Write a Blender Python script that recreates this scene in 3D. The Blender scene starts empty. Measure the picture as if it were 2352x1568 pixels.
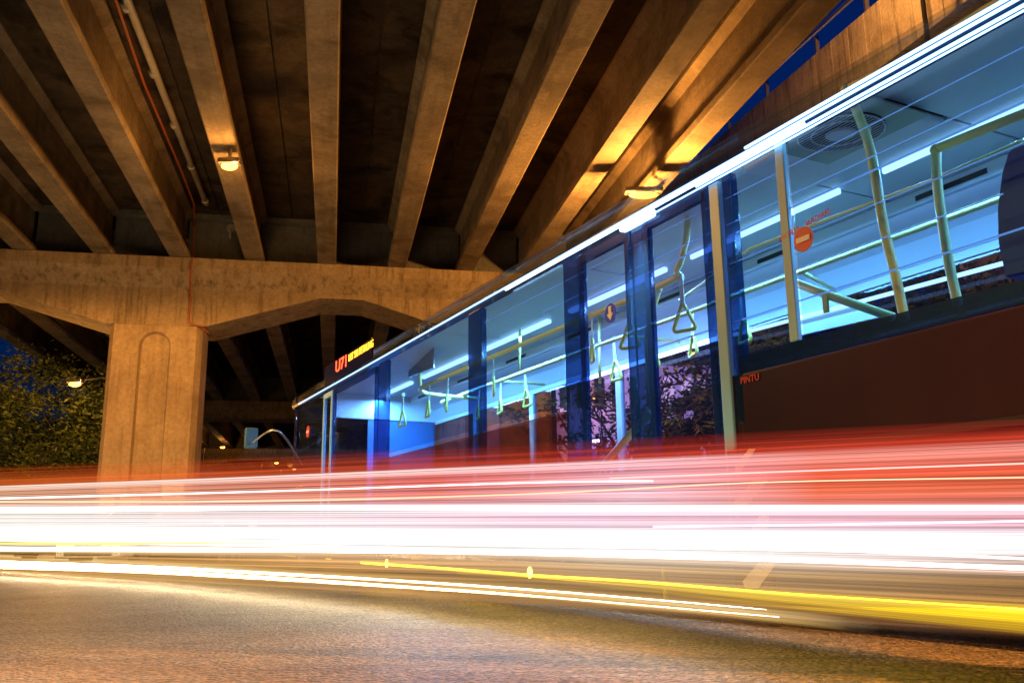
import bpy, bmesh, math, random
from mathutils import Vector, Matrix
random.seed(7)
D = bpy.data
S = bpy.context.scene
COL = S.collection
PI = math.pi

# ------------------------------------------------------------------ camera
CAM_H = 0.5; F_PX = 2050.0; PITCH = math.radians(12.65); ROLL = 0.012
fw = Vector((0, math.cos(PITCH), math.sin(PITCH)))
r0 = Vector((1, 0, 0)); u0 = Vector((0, -math.sin(PITCH), math.cos(PITCH)))
RV = r0 * math.cos(ROLL) - u0 * math.sin(ROLL)
UV_ = u0 * math.cos(ROLL) + r0 * math.sin(ROLL)
CP = Vector((0, 0, CAM_H))
cd = D.cameras.new("camera"); cam = D.objects.new("camera", cd); COL.objects.link(cam)
cam.matrix_world = Matrix(((RV.x, UV_.x, -fw.x, CP.x), (RV.y, UV_.y, -fw.y, CP.y), (RV.z, UV_.z, -fw.z, CP.z), (0, 0, 0, 1)))
cd.sensor_fit = 'HORIZONTAL'; cd.sensor_width = 36; cd.lens = 36 * F_PX / 2352
cd.clip_start = 0.05; cd.clip_end = 4000
S.camera = cam

# ------------------------------------------------------------------ world, sun, exposure
SUN_EL = math.radians(1.0); SUN_ROT = math.radians(60)
w = D.worlds.new("World"); S.world = w; w.use_nodes = True
nt = w.node_tree; nt.nodes.clear()
sky = nt.nodes.new('ShaderNodeTexSky'); sky.sky_type = 'NISHITA'; sky.sun_disc = False
sky.sun_elevation = SUN_EL; sky.sun_rotation = SUN_ROT; sky.ozone_density = 9.0; sky.air_density = 1.2; sky.dust_density = 1.0
bg = nt.nodes.new('ShaderNodeBackground'); bg.inputs[1].default_value = 0.15
wo = nt.nodes.new('ShaderNodeOutputWorld')
nt.links.new(sky.outputs[0], bg.inputs[0]); nt.links.new(bg.outputs[0], wo.inputs[0])
S.view_settings.view_transform = 'Standard'; S.view_settings.look = 'None'
S.view_settings.exposure = 0.0; S.view_settings.gamma = 1.0
S.cycles.use_denoising = True
S.cycles.max_bounces = 10; S.cycles.transparent_max_bounces = 40
S.cycles.diffuse_bounces = 3; S.cycles.glossy_bounces = 4
S.cycles.sample_clamp_indirect = 6.0
S.cycles.caustics_reflective = False; S.cycles.caustics_refractive = False

# ------------------------------------------------------------------ measuring helpers (photo measured on a 2352 x 1568 grid)
def ray(x, y): return fw * F_PX + RV * (x - 1176) + UV_ * (784 - y)
def hz(x, y, z):
    d = ray(x, y); return CP + d * ((z - CAM_H) / d.z)
def hy(x, y, Y):
    d = ray(x, y); return CP + d * (Y / d.y)
def hplane(x, y, o, n):
    d = ray(x, y); return CP + d * ((o - CP).dot(n) / d.dot(n))

# ------------------------------------------------------------------ materials
def rgb(c): return (c[0], c[1], c[2], 1)
MATS = {}
def mat(name, col, rough=0.6, metal=0.0, spec=0.5, noise=None, bump=None, emit=None, es=1.0):
    if name in MATS: return MATS[name]
    m = D.materials.new(name); m.use_nodes = True; t = m.node_tree; b = t.nodes['Principled BSDF']
    b.inputs['Base Color'].default_value = rgb(col); b.inputs['Roughness'].default_value = rough
    b.inputs['Metallic'].default_value = metal; b.inputs['Specular IOR Level'].default_value = spec
    if emit: b.inputs['Emission Color'].default_value = rgb(emit); b.inputs['Emission Strength'].default_value = es
    tc = t.nodes.new('ShaderNodeTexCoord')
    if noise:   # (scale, amount)
        n = t.nodes.new('ShaderNodeTexNoise'); n.inputs['Scale'].default_value = noise[0]; n.inputs['Detail'].default_value = 6
        t.links.new(tc.outputs['Object'], n.inputs['Vector'])
        mx = t.nodes.new('ShaderNodeMix'); mx.data_type = 'RGBA'
        mx.inputs[6].default_value = rgb([c * (1 - noise[1]) for c in col]); mx.inputs[7].default_value = rgb([min(1, c * (1 + noise[1] * .7)) for c in col])
        t.links.new(n.outputs['Fac'], mx.inputs[0]); t.links.new(mx.outputs[2], b.inputs['Base Color'])
    if bump:
        n2 = t.nodes.new('ShaderNodeTexNoise'); n2.inputs['Scale'].default_value = bump[0]; n2.inputs['Detail'].default_value = 4
        t.links.new(tc.outputs['Object'], n2.inputs['Vector'])
        bp = t.nodes.new('ShaderNodeBump'); bp.inputs['Strength'].default_value = bump[1]; bp.inputs['Distance'].default_value = 0.02
        t.links.new(n2.outputs['Fac'], bp.inputs['Height']); t.links.new(bp.outputs[0], b.inputs['Normal'])
    MATS[name] = m; return m

def concrete(name, lo, hi, dark, streak=(6, .6, .35), stain=0.5, axis='Z', pits=True):
    """cast concrete: broad tone patches, dark water stains, run-off streaks, board joints and small pits"""
    m = D.materials.new(name); m.use_nodes = True; t = m.node_tree; b = t.nodes['Principled BSDF']; L = t.links
    tc = t.nodes.new('ShaderNodeTexCoord')
    def nz(scale, det=6, rough=.6, vec=None, dist=0):
        n = t.nodes.new('ShaderNodeTexNoise'); n.inputs['Scale'].default_value = scale; n.inputs['Detail'].default_value = det
        n.inputs['Roughness'].default_value = rough; n.inputs['Distortion'].default_value = dist
        L.new(vec or tc.outputs['Object'], n.inputs['Vector']); return n
    def ramp(src, a, c):
        r = t.nodes.new('ShaderNodeMapRange'); r.inputs['From Min'].default_value = a; r.inputs['From Max'].default_value = c
        L.new(src, r.inputs['Value']); return r.outputs[0]
    def mix(f, A, Bc):
        x = t.nodes.new('ShaderNodeMix'); x.data_type = 'RGBA'
        for i, v in ((0, f), (6, A), (7, Bc)):
            if hasattr(v, 'is_linked'): L.new(v, x.inputs[i])
            else: x.inputs[i].default_value = rgb(v) if i else v
        return x.outputs[2]
    c = mix(ramp(nz(1.3).outputs['Fac'], .35, .65), lo, hi)
    f2 = ramp(nz(9, 8, .7).outputs['Fac'], .42, .7)
    ml = t.nodes.new('ShaderNodeMath'); ml.operation = 'MULTIPLY'; ml.inputs[1].default_value = .45; L.new(f2, ml.inputs[0])
    c = mix(ml.outputs[0], c, dark)
    big = ramp(nz(.55, 9, .62, dist=.6).outputs['Fac'], .52, .62)
    m2 = t.nodes.new('ShaderNodeMath'); m2.operation = 'MULTIPLY'; m2.inputs[1].default_value = stain; L.new(big, m2.inputs[0])
    c = mix(m2.outputs[0], c, dark)
    mp = t.nodes.new('ShaderNodeMapping'); sc = {'Z': (streak[0], streak[0], streak[1]), 'Y': (streak[0], streak[1], streak[0]), 'X': (streak[1], streak[0], streak[0])}[axis]
    mp.inputs['Scale'].default_value = sc; L.new(tc.outputs['Object'], mp.inputs[0])
    st = ramp(nz(1.0, 5, .65, mp.outputs[0]).outputs['Fac'], .5, .68)
    m3 = t.nodes.new('ShaderNodeMath'); m3.operation = 'MULTIPLY'; m3.inputs[1].default_value = streak[2]; L.new(st, m3.inputs[0])
    c = mix(m3.outputs[0], c, dark)
    vo = t.nodes.new('ShaderNodeTexVoronoi'); vo.inputs['Scale'].default_value = 3.2; L.new(tc.outputs['Object'], vo.inputs['Vector'])
    pit = ramp(vo.outputs['Distance'], .05, .03)
    if pits:
        c = mix(pit, c, [d * .5 for d in dark])
    L.new(c, b.inputs['Base Color']); b.inputs['Roughness'].default_value = .85; b.inputs['Specular IOR Level'].default_value = .25
    h = nz(14, 8, .7)
    ad = t.nodes.new('ShaderNodeMath'); ad.operation = 'SUBTRACT'; L.new(h.outputs['Fac'], ad.inputs[0]); L.new(pit, ad.inputs[1])
    bp = t.nodes.new('ShaderNodeBump'); bp.inputs['Strength'].default_value = .5; bp.inputs['Distance'].default_value = .03
    L.new(ad.outputs[0], bp.inputs['Height']); L.new(bp.outputs[0], b.inputs['Normal'])
    MATS[name] = m; return m

def glass(name, tint, trans=0.8, rough=0.03, body=(0.02, 0.02, 0.03)):
    """sheet glass or thin plastic: lets a fixed share of light through, reflects by Fresnel"""
    m = D.materials.new(name); m.use_nodes = True; t = m.node_tree; t.nodes.clear(); L = t.links
    o = t.nodes.new('ShaderNodeOutputMaterial'); tr = t.nodes.new('ShaderNodeBsdfTransparent'); tr.inputs[0].default_value = rgb(tint)
    di = t.nodes.new('ShaderNodeBsdfDiffuse'); di.inputs[0].default_value = rgb(body)
    gl = t.nodes.new('ShaderNodeBsdfGlossy'); gl.inputs['Roughness'].default_value = rough
    lw = t.nodes.new('ShaderNodeLayerWeight'); lw.inputs[0].default_value = .5
    pw = t.nodes.new('ShaderNodeMath'); pw.operation = 'POWER'; pw.inputs[1].default_value = 4.5; L.new(lw.outputs['Facing'], pw.inputs[0])
    fr = t.nodes.new('ShaderNodeMath'); fr.operation = 'MULTIPLY_ADD'; fr.inputs[1].default_value = .55; fr.inputs[2].default_value = .02; L.new(pw.outputs[0], fr.inputs[0])
    m1 = t.nodes.new('ShaderNodeMixShader'); m1.inputs[0].default_value = trans
    m2 = t.nodes.new('ShaderNodeMixShader')
    L.new(di.outputs[0], m1.inputs[1]); L.new(tr.outputs[0], m1.inputs[2])
    L.new(fr.outputs[0], m2.inputs[0]); L.new(m1.outputs[0], m2.inputs[1]); L.new(gl.outputs[0], m2.inputs[2])
    L.new(m2.outputs[0], o.inputs[0]); MATS[name] = m; return m

def glow(name, col, s):
    m = D.materials.new(name); m.use_nodes = True; t = m.node_tree; t.nodes.clear()
    o = t.nodes.new('ShaderNodeOutputMaterial'); e = t.nodes.new('ShaderNodeEmission')
    e.inputs[0].default_value = rgb(col); e.inputs[1].default_value = s
    t.links.new(e.outputs[0], o.inputs[0]); MATS[name] = m; return m

# ------------------------------------------------------------------ mesh helpers
def new(): return bmesh.new()
def obj(name, bm, m=None, parent=None, smooth=False):
    me = D.meshes.new(name); bmesh.ops.recalc_face_normals(bm, faces=bm.faces) if name not in ('foliage', 'crown') else None
    bm.to_mesh(me); bm.free()
    if smooth: me.shade_smooth()
    if m: me.materials.append(m)
    o = D.objects.new(name, me); COL.objects.link(o)
    if parent: o.parent = parent
    return o
def thing(name, label, cat, loc=(0, 0, 0), rz=0, group=None):
    o = D.objects.new(name, None); COL.objects.link(o); o.location = loc; o.rotation_euler = (0, 0, rz); o.empty_display_size = .2
    return tag(o, label, cat, group)
def tag(o, label=None, cat=None, group=None, kind=None):
    if label: o['label'] = label
    if cat: o['category'] = cat
    if group: o['group'] = group
    if kind: o['kind'] = kind
    return o
def box(bm, x0, x1, y0, y1, z0, z1, bev=0):
    vs = [bm.verts.new((x, y, z)) for z in (z0, z1) for y in (y0, y1) for x in (x0, x1)]
    fs = [bm.faces.new([vs[i] for i in q]) for q in ((0, 2, 3, 1), (4, 5, 7, 6), (0, 1, 5, 4), (2, 6, 7, 3), (0, 4, 6, 2), (1, 3, 7, 5))]
    if bev:
        es = list({e for f in fs for e in f.edges}); bmesh.ops.bevel(bm, geom=es, offset=bev, segments=2, affect='EDGES', profile=.5)
    return vs
def prism(bm, poly, a, b, axis='Y'):
    """extrude a closed polygon given in the two other axes from a to b"""
    def P(p, t): return {'X': (t, p[0], p[1]), 'Y': (p[0], t, p[1]), 'Z': (p[0], p[1], t)}[axis]
    A = [bm.verts.new(P(p, a)) for p in poly]; Bv = [bm.verts.new(P(p, b)) for p in poly]; n = len(poly)
    bm.faces.new(A); bm.faces.new(Bv[::-1])
    for i in range(n): bm.faces.new((A[i], Bv[i], Bv[(i + 1) % n], A[(i + 1) % n]))
def loft(bm, rings, cap=True):
    R = [[bm.verts.new(p) for p in r] for r in rings]; n = len(R[0])
    for a, b in zip(R, R[1:]):
        for i in range(n): bm.faces.new((a[i], a[(i + 1) % n], b[(i + 1) % n], b[i]))
    if cap: bm.faces.new(R[0][::-1]); bm.faces.new(R[-1])
def tube(bm, pts, r, n=10, closed=False):
    pts = [Vector(p) for p in pts]; m = len(pts); rs = r if isinstance(r, (list, tuple)) else [r] * m
    up = None; rings = []
    for i, p in enumerate(pts):
        a = pts[(i - 1) % m] if (i > 0 or closed) else p; b = pts[(i + 1) % m] if (i < m - 1 or closed) else p
        d = (b - a).normalized()
        if up is None: up = d.orthogonal().normalized()
        up = (up - d * up.dot(d)); up = up.normalized() if up.length > 1e-5 else d.orthogonal().normalized()
        s = d.cross(up)
        rings.append([p + (up * math.cos(2 * PI * k / n) + s * math.sin(2 * PI * k / n)) * rs[i] for k in range(n)])
    if closed:
        R = [[bm.verts.new(q) for q in rr] for rr in rings]
        for i in range(m):
            a, b = R[i], R[(i + 1) % m]
            for k in range(n): bm.faces.new((a[k], a[(k + 1) % n], b[(k + 1) % n], b[k]))
    else: loft(bm, rings)
def smooth_pts(pts, k=6):
    pts = [Vector(p) for p in pts]; out = []
    for i in range(len(pts) - 1):
        p0 = pts[max(i - 1, 0)]; p1 = pts[i]; p2 = pts[i + 1]; p3 = pts[min(i + 2, len(pts) - 1)]
        for j in range(k):
            t = j / k
            out.append(.5 * ((2 * p1) + (p2 - p0) * t + (2 * p0 - 5 * p1 + 4 * p2 - p3) * t * t + (3 * p1 - p0 - 3 * p2 + p3) * t ** 3))
    out.append(pts[-1]); return out
def disc(bm, c, n, r, th, k=24, up=(0, 0, 1), sx=1):
    n = Vector(n).normalized(); a = Vector(up).cross(n).normalized(); b = n.cross(a)
    c = Vector(c); ring = lambda t: [c + n * t + a * math.cos(2 * PI * i / k) * r * sx + b * math.sin(2 * PI * i / k) * r for i in range(k)]
    loft(bm, [ring(0), ring(th)])
def text_mesh(name, body, size, m, mw, parent=None, extrude=.002, align='CENTER'):
    cu = D.curves.new(name, 'FONT'); cu.body = body; cu.size = size; cu.extrude = extrude; cu.align_x = align; cu.align_y = 'CENTER'
    to = D.objects.new(name, cu); COL.objects.link(to)
    dg = bpy.context.evaluated_depsgraph_get(); me = D.meshes.new_from_object(to.evaluated_get(dg))
    D.objects.remove(to); D.curves.remove(cu)
    me.name = name; me.transform(mw); me.materials.clear(); me.materials.append(m)
    o = D.objects.new(name, me); COL.objects.link(o)
    if parent: o.parent = parent
    return o
def frame_mw(o, xd, yd):
    x = Vector(xd).normalized(); z = x.cross(Vector(yd)).normalized(); y = z.cross(x); o = Vector(o)
    return Matrix(((x.x, y.x, z.x, o.x), (x.y, y.y, z.y, o.y), (x.z, y.z, z.z, o.z), (0, 0, 0, 1)))
def copy_tree(o, parent=None):
    c = o.copy(); COL.objects.link(c)
    if parent: c.parent = parent
    for ch in [k for k in D.objects if k.parent == o]: copy_tree(ch, c)
    return c

# concrete kinds
M_PIER = concrete('pier concrete', (.42, .31, .19), (.53, .40, .26), (.17, .115, .065), streak=(5, .5, .45), stain=.25)
M_CAP = concrete('crossbeam concrete', (.39, .29, .18), (.50, .38, .25), (.12, .08, .045), streak=(4.5, .35, .75), stain=.2)
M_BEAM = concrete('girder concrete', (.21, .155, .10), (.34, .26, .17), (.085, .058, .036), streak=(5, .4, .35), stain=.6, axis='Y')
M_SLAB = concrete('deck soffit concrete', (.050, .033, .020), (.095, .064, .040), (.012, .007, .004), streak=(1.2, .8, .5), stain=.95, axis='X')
M_DIA = concrete('diaphragm concrete', (.17, .165, .15), (.22, .21, .20), (.07, .065, .06), stain=.25)
M_RAMP = concrete('parapet concrete', (.44, .36, .30), (.56, .47, .40), (.10, .07, .05), streak=(3.2, .25, .9), stain=.35, pits=False)
M_PVC = mat('grey pvc', (.45, .40, .32), .5, noise=(4, .3))
M_RED = mat('red conduit plastic', (.42, .10, .04), .5)
M_DARK = mat('dark metal', (.03, .03, .035), .4, .6)
M_STEEL = mat('galvanised steel', (.42, .40, .38), .35, .9, noise=(8, .3))
M_SODIUM = glow('sodium bulb', (1.0, .42, .055), 9)
M_WHITEP = mat('white paint', (.75, .74, .70), .6, noise=(5, .25))
M_BLACKP = mat('black paint', (.035, .033, .03), .6, noise=(6, .4))

# ------------------------------------------------------------------ the ground
def asphalt():
    m = D.materials.new('asphalt'); m.use_nodes = True; t = m.node_tree; b = t.nodes['Principled BSDF']; L = t.links
    tc = t.nodes.new('ShaderNodeTexCoord')
    def nz(s, d=5, r=.6):
        n = t.nodes.new('ShaderNodeTexNoise'); n.inputs['Scale'].default_value = s; n.inputs['Detail'].default_value = d; n.inputs['Roughness'].default_value = r
        L.new(tc.outputs['Object'], n.inputs['Vector']); return n.outputs['Fac']
    vo = t.nodes.new('ShaderNodeTexVoronoi'); vo.inputs['Scale'].default_value = 48; L.new(tc.outputs['Object'], vo.inputs['Vector'])
    r = t.nodes.new('ShaderNodeValToRGB'); L.new(nz(.8, 7), r.inputs[0])
    r.color_ramp.elements[0].position = .35; r.color_ramp.elements[0].color = (.088, .062, .042, 1)
    r.color_ramp.elements[1].position = .68; r.color_ramp.elements[1].color = (.165, .118, .082, 1)
    mx = t.nodes.new('ShaderNodeMix'); mx.data_type = 'RGBA'; mx.blend_type = 'MULTIPLY'; mx.inputs[0].default_value = .75
    r2 = t.nodes.new('ShaderNodeValToRGB'); L.new(vo.outputs['Color'], r2.inputs[0])
    r2.color_ramp.elements[0].color = (.15, .14, .12, 1); r2.color_ramp.elements[1].color = (2.0, 1.9, 1.7, 1)
    L.new(r.outputs[0], mx.inputs[6]); L.new(r2.outputs[0], mx.inputs[7])
    def mul(src, fac, lo, hi, a, c):
        r_ = t.nodes.new('ShaderNodeValToRGB'); L.new(fac, r_.inputs[0]); r_.color_ramp.elements[0].position = a; r_.color_ramp.elements[1].position = c
        r_.color_ramp.elements[0].color = (lo, lo, lo, 1); r_.color_ramp.elements[1].color = (hi, hi, hi, 1)
        m_ = t.nodes.new('ShaderNodeMix'); m_.data_type = 'RGBA'; m_.blend_type = 'MULTIPLY'; m_.inputs[0].default_value = 1
        L.new(src, m_.inputs[6]); L.new(r_.outputs[0], m_.inputs[7]); return m_.outputs[2]
    c_ = mul(mx.outputs[2], nz(26, 3, .75), .25, 1.8, .38, .62)
    mp_ = t.nodes.new('ShaderNodeMapping'); mp_.inputs['Scale'].default_value = (.5, 5.0, 1); mp_.inputs['Rotation'].default_value = (0, 0, .12); L.new(tc.outputs['Object'], mp_.inputs[0])
    sn = t.nodes.new('ShaderNodeTexNoise'); sn.inputs['Scale'].default_value = 1.4; sn.inputs['Detail'].default_value = 7; sn.inputs['Roughness'].default_value = .7; L.new(mp_.outputs[0], sn.inputs['Vector'])
    c_ = mul(c_, sn.outputs['Fac'], .45, 1.0, .36, .46)
    L.new(c_, b.inputs['Base Color'])
    mr = t.nodes.new('ShaderNodeMapRange'); L.new(nz(2.5), mr.inputs[0]); mr.inputs['To Min'].default_value = .32; mr.inputs['To Max'].default_value = .52
    L.new(mr.outputs[0], b.inputs['Roughness'])
    su = t.nodes.new('ShaderNodeMath'); su.operation = 'ADD'; L.new(vo.outputs['Distance'], su.inputs[0])
    L.new(nz(30, 3), su.inputs[1])
    bp = t.nodes.new('ShaderNodeBump'); bp.inputs['Strength'].default_value = 1; bp.inputs['Distance'].default_value = .035; bp.invert = True
    L.new(su.outputs[0], bp.inputs['Height']); L.new(bp.outputs[0], b.inputs['Normal'])
    MATS['asphalt'] = m; return m
bm = new(); n = 8
for i in range(n):
    for j in range(n):
        x0 = -1200 + 300 * i; y0 = -300 + 225 * j
        bm.faces.new([bm.verts.new(p) for p in ((x0, y0, 0), (x0 + 300, y0, 0), (x0 + 300, y0 + 225, 0), (x0, y0 + 225, 0))])
bmesh.ops.remove_doubles(bm, verts=bm.verts, dist=.01)
tag(obj('road', bm, asphalt()), kind='structure')
M_MARK = mat('worn road paint', (.42, .36, .24), .65, noise=(25, .45))
def marking(pts, label):
    bm = new(); vs = [bm.verts.new((p.x, p.y, .004)) for p in [hz(x, y, .004) for x, y in pts]]; bm.faces.new(vs)
    o = obj('road_marking', bm, M_MARK); tag(o, kind='structure'); return o
marking([(1634, 1385), (1660, 1385), (2012, 1427), (2005, 1434), (1990, 1433), (1634, 1388)], '')
marking([(925, 1284), (932, 1284), (986, 1292), (978, 1292)], '')
marking([(958, 1283), (966, 1283), (1024, 1291), (1014, 1291)], '')

# kerbed island round the pier
isl_px = [(60, 1296), (180, 1297.5), (300, 1297.5), (410, 1296), (480, 1291.5), (530, 1286), (552, 1281), (545, 1276.5), (470, 1268)]
isl = [hz(x, y, 0) for x, y in isl_px]
isl = [(p.x, p.y) for p in smooth_pts(isl, 4)]
far = [(isl[-1][0] - 4, isl[-1][1] + 10), (isl[0][0] - 6, isl[0][1] + 14)]
poly = isl + far
M_SOIL = mat('island paving', (.16, .13, .09), .9, noise=(3, .4), bump=(20, .4))
bm = new(); prism(bm, poly, 0, .29, 'Z'); tag(obj('traffic_island', bm, M_SOIL), kind='structure')
kr = thing('kerb', 'black and white painted kerb curving round the base of the left pier', 'kerb')
acc = 0; k = 0; seg = []
fine = []
for a, b in zip(isl, isl[1:]):
    for j in range(4): fine.append((a[0] + (b[0] - a[0]) * j / 4, a[1] + (b[1] - a[1]) * j / 4))
fine.append(isl[-1])
cur = [fine[0]]; 
for a, b in zip(fine, fine[1:]):
    acc += math.hypot(b[0] - a[0], b[1] - a[1]); cur.append(b)
    if acc > .95:
        seg.append(cur); cur = [b]; acc = 0
seg.append(cur)
for k, c in enumerate(seg):
    if len(c) < 2: continue
    bm = new(); rings = []
    for i, p in enumerate(c):
        q = c[min(i + 1, len(c) - 1)]; o_ = c[max(i - 1, 0)]
        dx, dy = q[0] - o_[0], q[1] - o_[1]; l = math.hypot(dx, dy) or 1; nx, ny = dy / l, -dx / l
        prof = [(.16, -.01), (.16, .24), (.11, .305), (-.1, .305), (-.1, -.01)]
        rings.append([(p[0] + nx * t, p[1] + ny * t, z) for t, z in prof])
    loft(bm, rings); obj('kerb_stone', bm, M_WHITEP if k % 2 else M_BLACKP, kr)

# ------------------------------------------------------------------ the overpass (local: x across, y along the girders away from the camera)
BA = 0.197086
O = hy(250, 742, 27); O.z = 0
op = thing('overpass', 'concrete road overpass on broad piers with long girders overhead', 'overpass', O, BA)
ZB = 9.44; ZS = 11.05; SPANS = [(-29.4, -.05), (1.95, 29.6), (31.7, 59.4), (61.5, 89)]
CB = [0.0, 29.7, 59.5, 89.1]   # front faces of the crossbeams
RE = [-6.84, -4.56, -2.28, 0.03, 2.30, 4.60, 6.89, 9.17, 11.46, 13.5, 15.30]   # right edges of the girder bottoms
def girder_profile(rx):
    w_ = .6; c = rx - w_ / 2
    h = [(.27, 0), (.30, .03), (.30, .20), (.13, .38), (.13, 1.36), (.32, 1.52), (.32, 1.61)]
    return [(c + x, ZB + z) for x, z in h] + [(c - x, ZB + z) for x, z in h[::-1]]
for si, (a, b) in enumerate(SPANS):
    for r_ in RE:
        bm = new()
        if si == 0: a0 = a
        else: a0 = a
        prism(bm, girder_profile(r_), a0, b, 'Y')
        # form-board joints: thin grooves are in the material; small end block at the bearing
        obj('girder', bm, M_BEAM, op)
    # deck soffit panels with a joint down the middle of each bay
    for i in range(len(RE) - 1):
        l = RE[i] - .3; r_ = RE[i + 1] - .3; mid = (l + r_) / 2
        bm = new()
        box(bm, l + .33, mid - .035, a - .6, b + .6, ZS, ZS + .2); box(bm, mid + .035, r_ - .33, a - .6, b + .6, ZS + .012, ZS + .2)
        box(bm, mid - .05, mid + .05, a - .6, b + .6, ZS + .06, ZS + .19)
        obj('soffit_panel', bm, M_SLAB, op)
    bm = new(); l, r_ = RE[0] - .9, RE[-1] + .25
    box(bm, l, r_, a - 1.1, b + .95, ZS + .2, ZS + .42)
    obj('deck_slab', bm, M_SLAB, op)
for e, sx in ((RE[0] - .9, -1), (RE[-1] + .25, 1)):
    bm = new(); prism(bm, [(e - .12, ZS + .423), (e + .12, ZS + .423), (e + .08, ZS + 1.3), (e - .08, ZS + 1.3)], -30, 90, 'Y')
    obj('edge_parapet', bm, M_CAP, op)
# crossbeams: lip, sloped face, web, haunched soffit between piers
PIERS = [-11.45, 0.0, 11.42]; PW = 2.78; TK = 2.15
FARP = [-8.9, 13.2]
def soffit(u, PIERS=PIERS):
    best = 9e9
    for p in PIERS:
        if p - .12 <= u <= p + PW + .12: return 7.30
        dd = (p - .12 - u) if u < p else (u - p - PW - .12); best = min(best, dd)
    return min(8.37, 7.30 + best * .306)
for ci, cv in enumerate(CB):
    pl = PIERS if ci == 0 else FARP
    us = sorted(set([-9.0] + [v for p in pl for v in (p - .12, p + PW + .12, p - 3.62, p + PW + 3.62)] + [16.2]))
    us = [u for u in us if -9.0 <= u <= 16.2]
    bm = new(); rings = []
    for u in us:
        zs = soffit(u, pl); y0 = cv - .42
        rings.append([(u, y0, ZB - .02), (u, y0, 9.06), (u, cv, 8.50), (u, cv, zs), (u, cv + TK, zs), (u, cv + TK, 8.50), (u, cv + TK + .42, 9.06), (u, cv + TK + .42, ZB - .02)])
    loft(bm, rings); obj('crossbeam', bm, M_CAP, op)
    bm = new()   # diaphragm walls between girder ends, with a ledge under the slab
    for i in range(len(RE) - 1):
        l = RE[i] - .17; r_ = RE[i + 1] - .43
        box(bm, l, r_, cv + .30, cv + 1.0, ZB - .03, ZS - .16); box(bm, l, r_, cv - .05, cv + 1.0, ZS - .157, ZS - .002)
    obj('diaphragm', bm, M_DIA, op)
# piers with a round-headed recess on the front face
def pier(u, cv):
    bm = new(); W = PW; Dp = 1.5; ch = .16; z1 = 7.297
    outline = [(u + ch, cv + .02), (u + W - ch, cv + .02), (u + W, cv + .02 + ch * 1.4), (u + W, cv + Dp), (u + W - ch, cv + Dp + ch), (u + ch, cv + Dp + ch), (u, cv + Dp), (u, cv + .02 + ch * 1.4)]
    # side and back walls
    lo = [bm.verts.new((x, y, 0)) for x, y in outline]; hi = [bm.verts.new((x, y, z1)) for x, y in outline]
    n_ = len(outline)
    for i in range(n_):
        if i == 0: continue
        j = (i + 1) % n_; bm.faces.new((lo[i], lo[j], hi[j], hi[i]))
    bm.faces.new(hi); bm.faces.new(lo[::-1])
    # front face with the arched panel sunk 7 cm
    cx = u + W * .505; r_ = .47; zc = 6.62; yb = cv + .02; K = 14
    arch = [(cx - r_, .5)] + [(cx - r_ * math.cos(PI * k / K), zc + r_ * math.sin(PI * k / K)) for k in range(K + 1)] + [(cx + r_, .5)]
    A = [bm.verts.new((x, yb, z)) for x, z in arch]
    sc = .13
    Bv = [bm.verts.new((cx + (x - cx) * .87, yb + sc, z if z < zc else zc + (z - zc) * .87)) for x, z in arch]
    for i in range(len(arch) - 1): bm.faces.new((A[i], A[i + 1], Bv[i + 1], Bv[i]))
    bm.faces.new(Bv)
    bm.faces.new([A[0], Bv[0], Bv[-1], A[-1]])
    top = [v for v in A[1:-1]]
    # surround: left strip, right strip, top fan, bottom strip
    L0, L1, R0_, R1 = lo[0], hi[0], lo[1], hi[1]
    lm = bm.verts.new((u + ch, yb, .5)); rm = bm.verts.new((u + W - ch, yb, .5))
    lt = bm.verts.new((u + ch, yb, zc)); rt = bm.verts.new((u + W - ch, yb, zc)); tm = bm.verts.new((cx, yb, z1))
    bm.faces.new((L0, R0_, rm, A[-1], A[0], lm)); bm.faces.new((lm, A[0], A[1], lt)); bm.faces.new((A[-1], rm, rt, A[-2]))
    h = K // 2
    bm.faces.new([lt] + A[1:h + 2] + [tm, L1]); bm.faces.new(A[h + 1:K + 2] + [rt, R1, tm])
    return obj('pier', bm, M_PIER, op)
for cv in CB[:3]:
    for p in (PIERS[1:] if cv == 0 else FARP): pier(p, cv)
# drain pipe along the slab, drain outlet, red conduit
bm = new()
pA = hz(268, -40, ZS - .16); pB = hz(474, 468, ZS - .16)
def loc(p): return Matrix.Rotation(-BA, 4, 'Z') @ (p - O)
a_, b_ = loc(pA), loc(pB); x_ = (a_.x + b_.x) / 2
tube(bm, [(a_.x, a_.y - 10, a_.z), b_], .085, 12)
for k in range(6):
    y = b_.y - .25 - k * 2.6; x = b_.x + (a_.x - b_.x) * (b_.y - y) / (b_.y - a_.y)
    tube(bm, [(x, y - .09, a_.z), (x, y + .09, a_.z)], .102, 12)
obj('drain_pipe', bm, M_PVC, op, True)
bm = new()
cpx = [(245, -60, ZS - .3), (330, 190, ZS - .3), (420, 400, ZS - .3), (446, 470, ZS - .3)]
pts = [loc(hz(x, y, z)) for x, y, z in cpx]
yl = -.46
for x, y, vv in ((446, 520, .2), (444, 585, .2), (441, 597, yl), (436, 645, yl), (436, 665, -.03), (438, 690, -.03), (432, 735, -.03), (438, 745, -.03), (462, 748, -.03), (479, 765, .3)):
    n_ = Matrix.Rotation(BA, 3, 'Z') @ Vector((0, 1, 0)); pts.append(loc(hplane(x, y, O + n_ * vv, n_)))
tube(bm, pts, .028, 6); obj('conduit', bm, M_RED, op)
bm = new(); n_ = Matrix.Rotation(BA, 3, 'Z') @ Vector((0, 1, 0)); q = loc(hplane(532, 527, O + n_ * .3, n_))
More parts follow.
